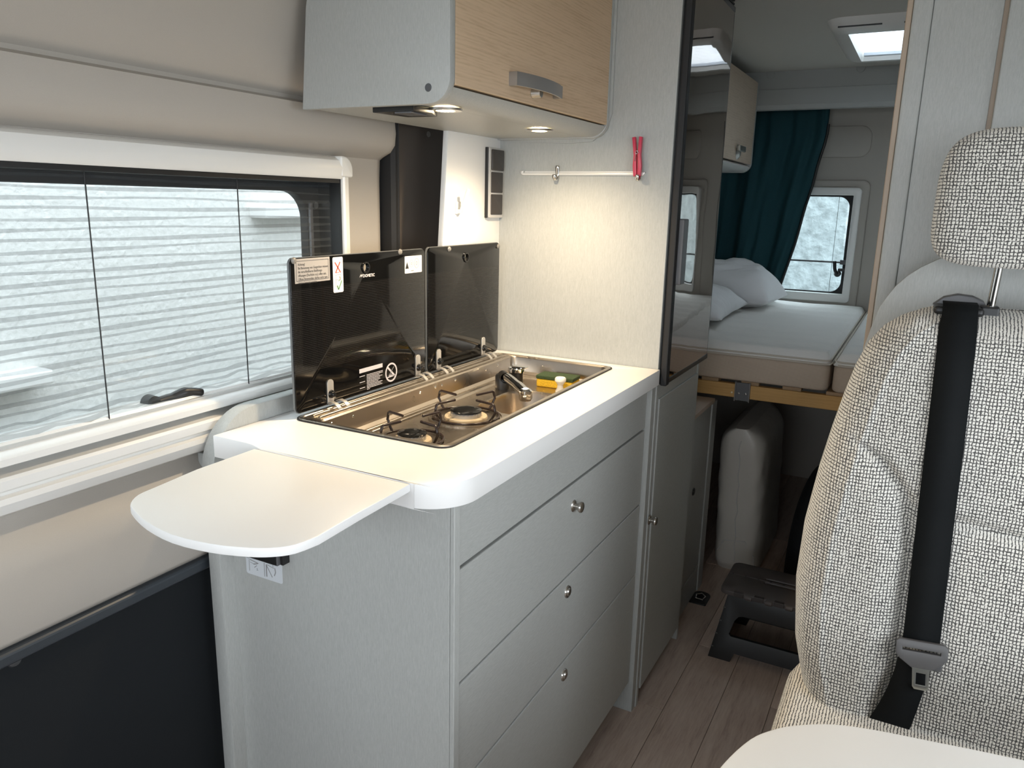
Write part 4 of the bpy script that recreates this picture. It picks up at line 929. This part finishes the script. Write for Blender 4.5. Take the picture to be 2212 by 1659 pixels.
grid('backrest_top', 40, 6, lambda u, v: Vector((lerp(.028, .775, u), yb_(1.188)+.06*v, 1.188-.010*v*v)), FABRIC, bn)
grid('backrest_back', 30, 40, lambda u, v: Vector((lerp(interp(lerp(.495, 1.185, v), BL_)+.01, .775, u), yb_(lerp(.495, 1.185, v))+.055, lerp(.495, 1.185, v))), FABRIC, bn)
def seatf(u, v):
    # cross-section swept along X: rounded cushion
    x0, x1, y0, y1, z0, z1 = -.128, .78, .80, 1.40, .40, .532
    a = u*2*math.pi
    def sp_(k, p): return math.copysign(abs(k)**p, k)
    t = 2*v-1; e = min(1, (1-abs(t))/.05); k = math.sqrt(max(0, 1-(1-e)**2))
    yy = (y0+y1)/2+(y1-y0)/2*sp_(math.cos(a), .25)*(.96+.04*k); zz = (z0+z1)/2+(z1-z0)/2*sp_(math.sin(a), .35)*(.55+.45*k)
    return Vector((lerp(x0, x1, v), yy, zz))
grid('seat_cushion', 72, 60, seatf, FABRIC, bn, True)
box('seat_base', -.10, .78, .86, 1.62, 0, .405, LAMV, bn, .003)
# board with the curved top behind the backrest
bp = [(-.096, .40), (.78, .40), (.78, 1.275), (.06, 1.275)]+[(p.x, p.z) for p in [at_y(2025, 561, 1.62), at_y(1990, 577, 1.62), at_y(1960, 596, 1.62), at_y(1935, 618, 1.62), at_y(1915, 642, 1.62), at_y(1900, 664, 1.62), at_y(1890, 686, 1.62), at_y(1880, 712, 1.62)]]+[(-.096, 1.03)]
extr('back_board', bp, 'y', 1.62, 1.640, LAMV, bn, bev=.0012)
# headrest
def head(u, v):
    th = 2*math.pi*u; ph_ = math.pi*(v-.5)
    def sp_(a, p): return math.copysign(abs(a)**p, a)
    cu, su, cv, sv = math.cos(th), math.sin(th), math.cos(ph_), math.sin(ph_)
    X = sp_(cu, .38)*sp_(cv, .38); Y_ = sp_(su, .55)*sp_(cv, .38); Z = sp_(sv, .38)
    return Vector((.145+.146*X*(1-.10*max(0, Z)**2), 1.425+.058*Y_+.012*Z, 1.362+.104*Z))
hr = grid('headrest', 96, 60, head, FABRIC, bn, True)
for X in (.098, .195):
    pq = [(X+.004, 1.425, 1.29), (X, 1.432, 1.18)]; tube('headrest_post', pq, .0062, CHROME, bn, 14); box('post_sleeve', X-.013, X+.013, 1.419, 1.447, 1.178, 1.196, BLACK, bn, .003)

# seat belt
sb = thing('seat_belt', (.07, 1.27, .5), 'black seat belt with grey tongue hanging down the bench backrest', 'seat belt')
def surf_y(x, z):
    # front of backrest at a point, found on the same formula
    best = None; xl = interp(z, BL_); s = max(0, (x-xl)/(.775-xl))**(1/1.5); return back(s, (z-.495)/(1.188-.495)).y
def strap(name, pts, wd, th=.0018):
    """pts: (x_left, x_right, y, z)"""
    bm = bmesh.new(); a = [bm.verts.new((p[0], p[2], p[3])) for p in pts]; b = [bm.verts.new((p[1], p[2]-(p[4] if len(p) > 4 else 0), p[3])) for p in pts]
    for k in range(len(pts)-1): bm.faces.new((a[k], b[k], b[k+1], a[k+1]))
    return solid(bm_link(name, bm, BELT, sb, True), th)
up = []
for k in range(31):
    z = lerp(.668, 1.165, k/30); xc = lerp(.069, .056, (k/30)); yy = min(surf_y(xc-.02, z), surf_y(xc+.02, z), surf_y(xc, z))-.006
    up.append((xc-.026, xc+.026, yy, z))
for _ in range(3): up = [up[0]]+[(q[0], q[1], (p[2]+q[2]+r_[2])/3, q[3]) for p, q, r_ in zip(up, up[1:], up[2:])]+[up[-1]]
up += [(.0315, .0805, up[-1][2]+.010, 1.187), (.0315, .0805, up[-1][2]+.028, 1.198), (.0315, .0805, 1.455, 1.197), (.0315, .0805, 1.475, 1.188)]
strap('shoulder_webbing', up, .049)
box('belt_guide', .020, .09, 1.405, 1.455, 1.180, 1.193, BLACK, sb, .005, 3)
extr('guide_hood', [(-.038, 0), (.040, 0), (.034, .010), (.018, .017), (-.004, .019), (-.024, .013)], 'y', 1.450, 1.48, GREYPL, sb, bev=.002, matr=Matrix.Translation((.056, 0, 1.190)))
ty = up[0][2]-.006; tzz = .652; txc = .072
T = Matrix.Translation((txc, ty-.006, tzz)) @ Matrix.Rotation(math.radians(-5), 4, 'Y') @ Matrix.Rotation(math.radians(-14), 4, 'X')
hous = [(-.036, .026), (-.031, .030), (.031, .030), (.037, .025), (.036, .006), (.030, .000), (.016, -.012), (-.014, -.012), (-.030, -.001), (-.036, .006)]
ho = extr('tongue_housing', hous, 'y', -.006, .006, P('tongue_grey', (.10, .098, .10), .45), sb, [[(-.0265, .0135), (.0265, .0135), (.0265, .0175), (-.0265, .0175)]], bev=.002, matr=T)
extr('tongue', [(-.021, -.004), (-.012, -.014), (-.011, -.042), (-.008, -.046), (.009, -.046), (.012, -.042), (.012, -.014), (.020, -.004)], 'y', -.0015, .0015, P('tongue_steel', (.55, .58, .57), .28, 1), ho, [[(-.0062, -.020), (.0072, -.020), (.0072, -.038), (-.0062, -.038)]], bev=.0006, matr=T)
box('belt_stop', txc+.018, txc+.030, ty-.004, ty+.002, tzz-.014, tzz-.002, GREYPL, sb, .002)
lo_ = []
for k in range(13):
    t = k/12; z = lerp(.642, .526, t)
    lo_.append((lerp(.040, .010, t**1.4), lerp(.088, .070, t), ty+.006-.020*t-.01*math.sin(t*math.pi), z))
lo_.append((.008, .066, ty-.018, .521)); strap('lap_webbing', lo_, .05)
strap('lap_webbing', [(.022, .072, ty+.010, .545), (.010, .060, ty+.012, .530), (-.004, .046, ty-.004, .528), (.0, .05, ty-.014, .523)], .05)

# ================================================================== DINETTE TABLE
tb = thing('dinette_table', (.35, .65, 0), 'white dinette table with rounded corner in front of the bench', 'table')
te = [(-.150, .55), (-.149, .64), (-.143, .72), (-.133, .787), (-.114, .847), (-.092, .880), (-.069, .902), (-.029, .927), (.02, .942), (.072, .952), (.174, .970), (.40, 1.0), (.78, 1.02)]
tp = [(.78, .30), (-.02, .30), (-.10, .33), (-.14, .42)]+te
extr('tabletop', [(p.x, p.y) for p in smoothpath([(*q, 0) for q in tp[1:]], 4)]+[(.78, .30)], 'z', .692, .72, WHITE, tb, bev=.003)
lathe('table_leg', [(.03, .0), (.03, .68)], (.25, .62, .012), (0, 0, 1), ALU, tb, 20); lathe('leg_foot', [(0, .012), (.05, .012), (.09, .004), (.09, 0)], (.25, .62, 0), (0, 0, 1), BLACK, tb, 24)

# ================================================================== OUTSIDE
gd = box('outside_ground', -14, 14, -12, 16, -.62, -.60, GRAVEL, None, 0); tag(gd, kind='structure')
hs = thing('house_facade', (-3.2, 1.5, -.6), 'pale rendered house wall outside the kitchen window', 'building')
box('house_wall', -3.6, -3.2, -8, 9, -.6, 4.5, RENDER, hs, 0)
for q, wdt in (((620, 458), .55), ((-60, 830), .5)):
    p = at_x(q[0], q[1], -3.2); box('window_sill', -3.22, -3.08, p.y-wdt/2, p.y+wdt/2, p.z-.03, p.z+.03, SILLM, hs, .01)
rw = box('neighbour_wall', -7, 7, 9, 9.4, -.6, 3.4, PALE, None, 0); tag(rw, 'pale mottled wall outside the rear windows', 'wall')
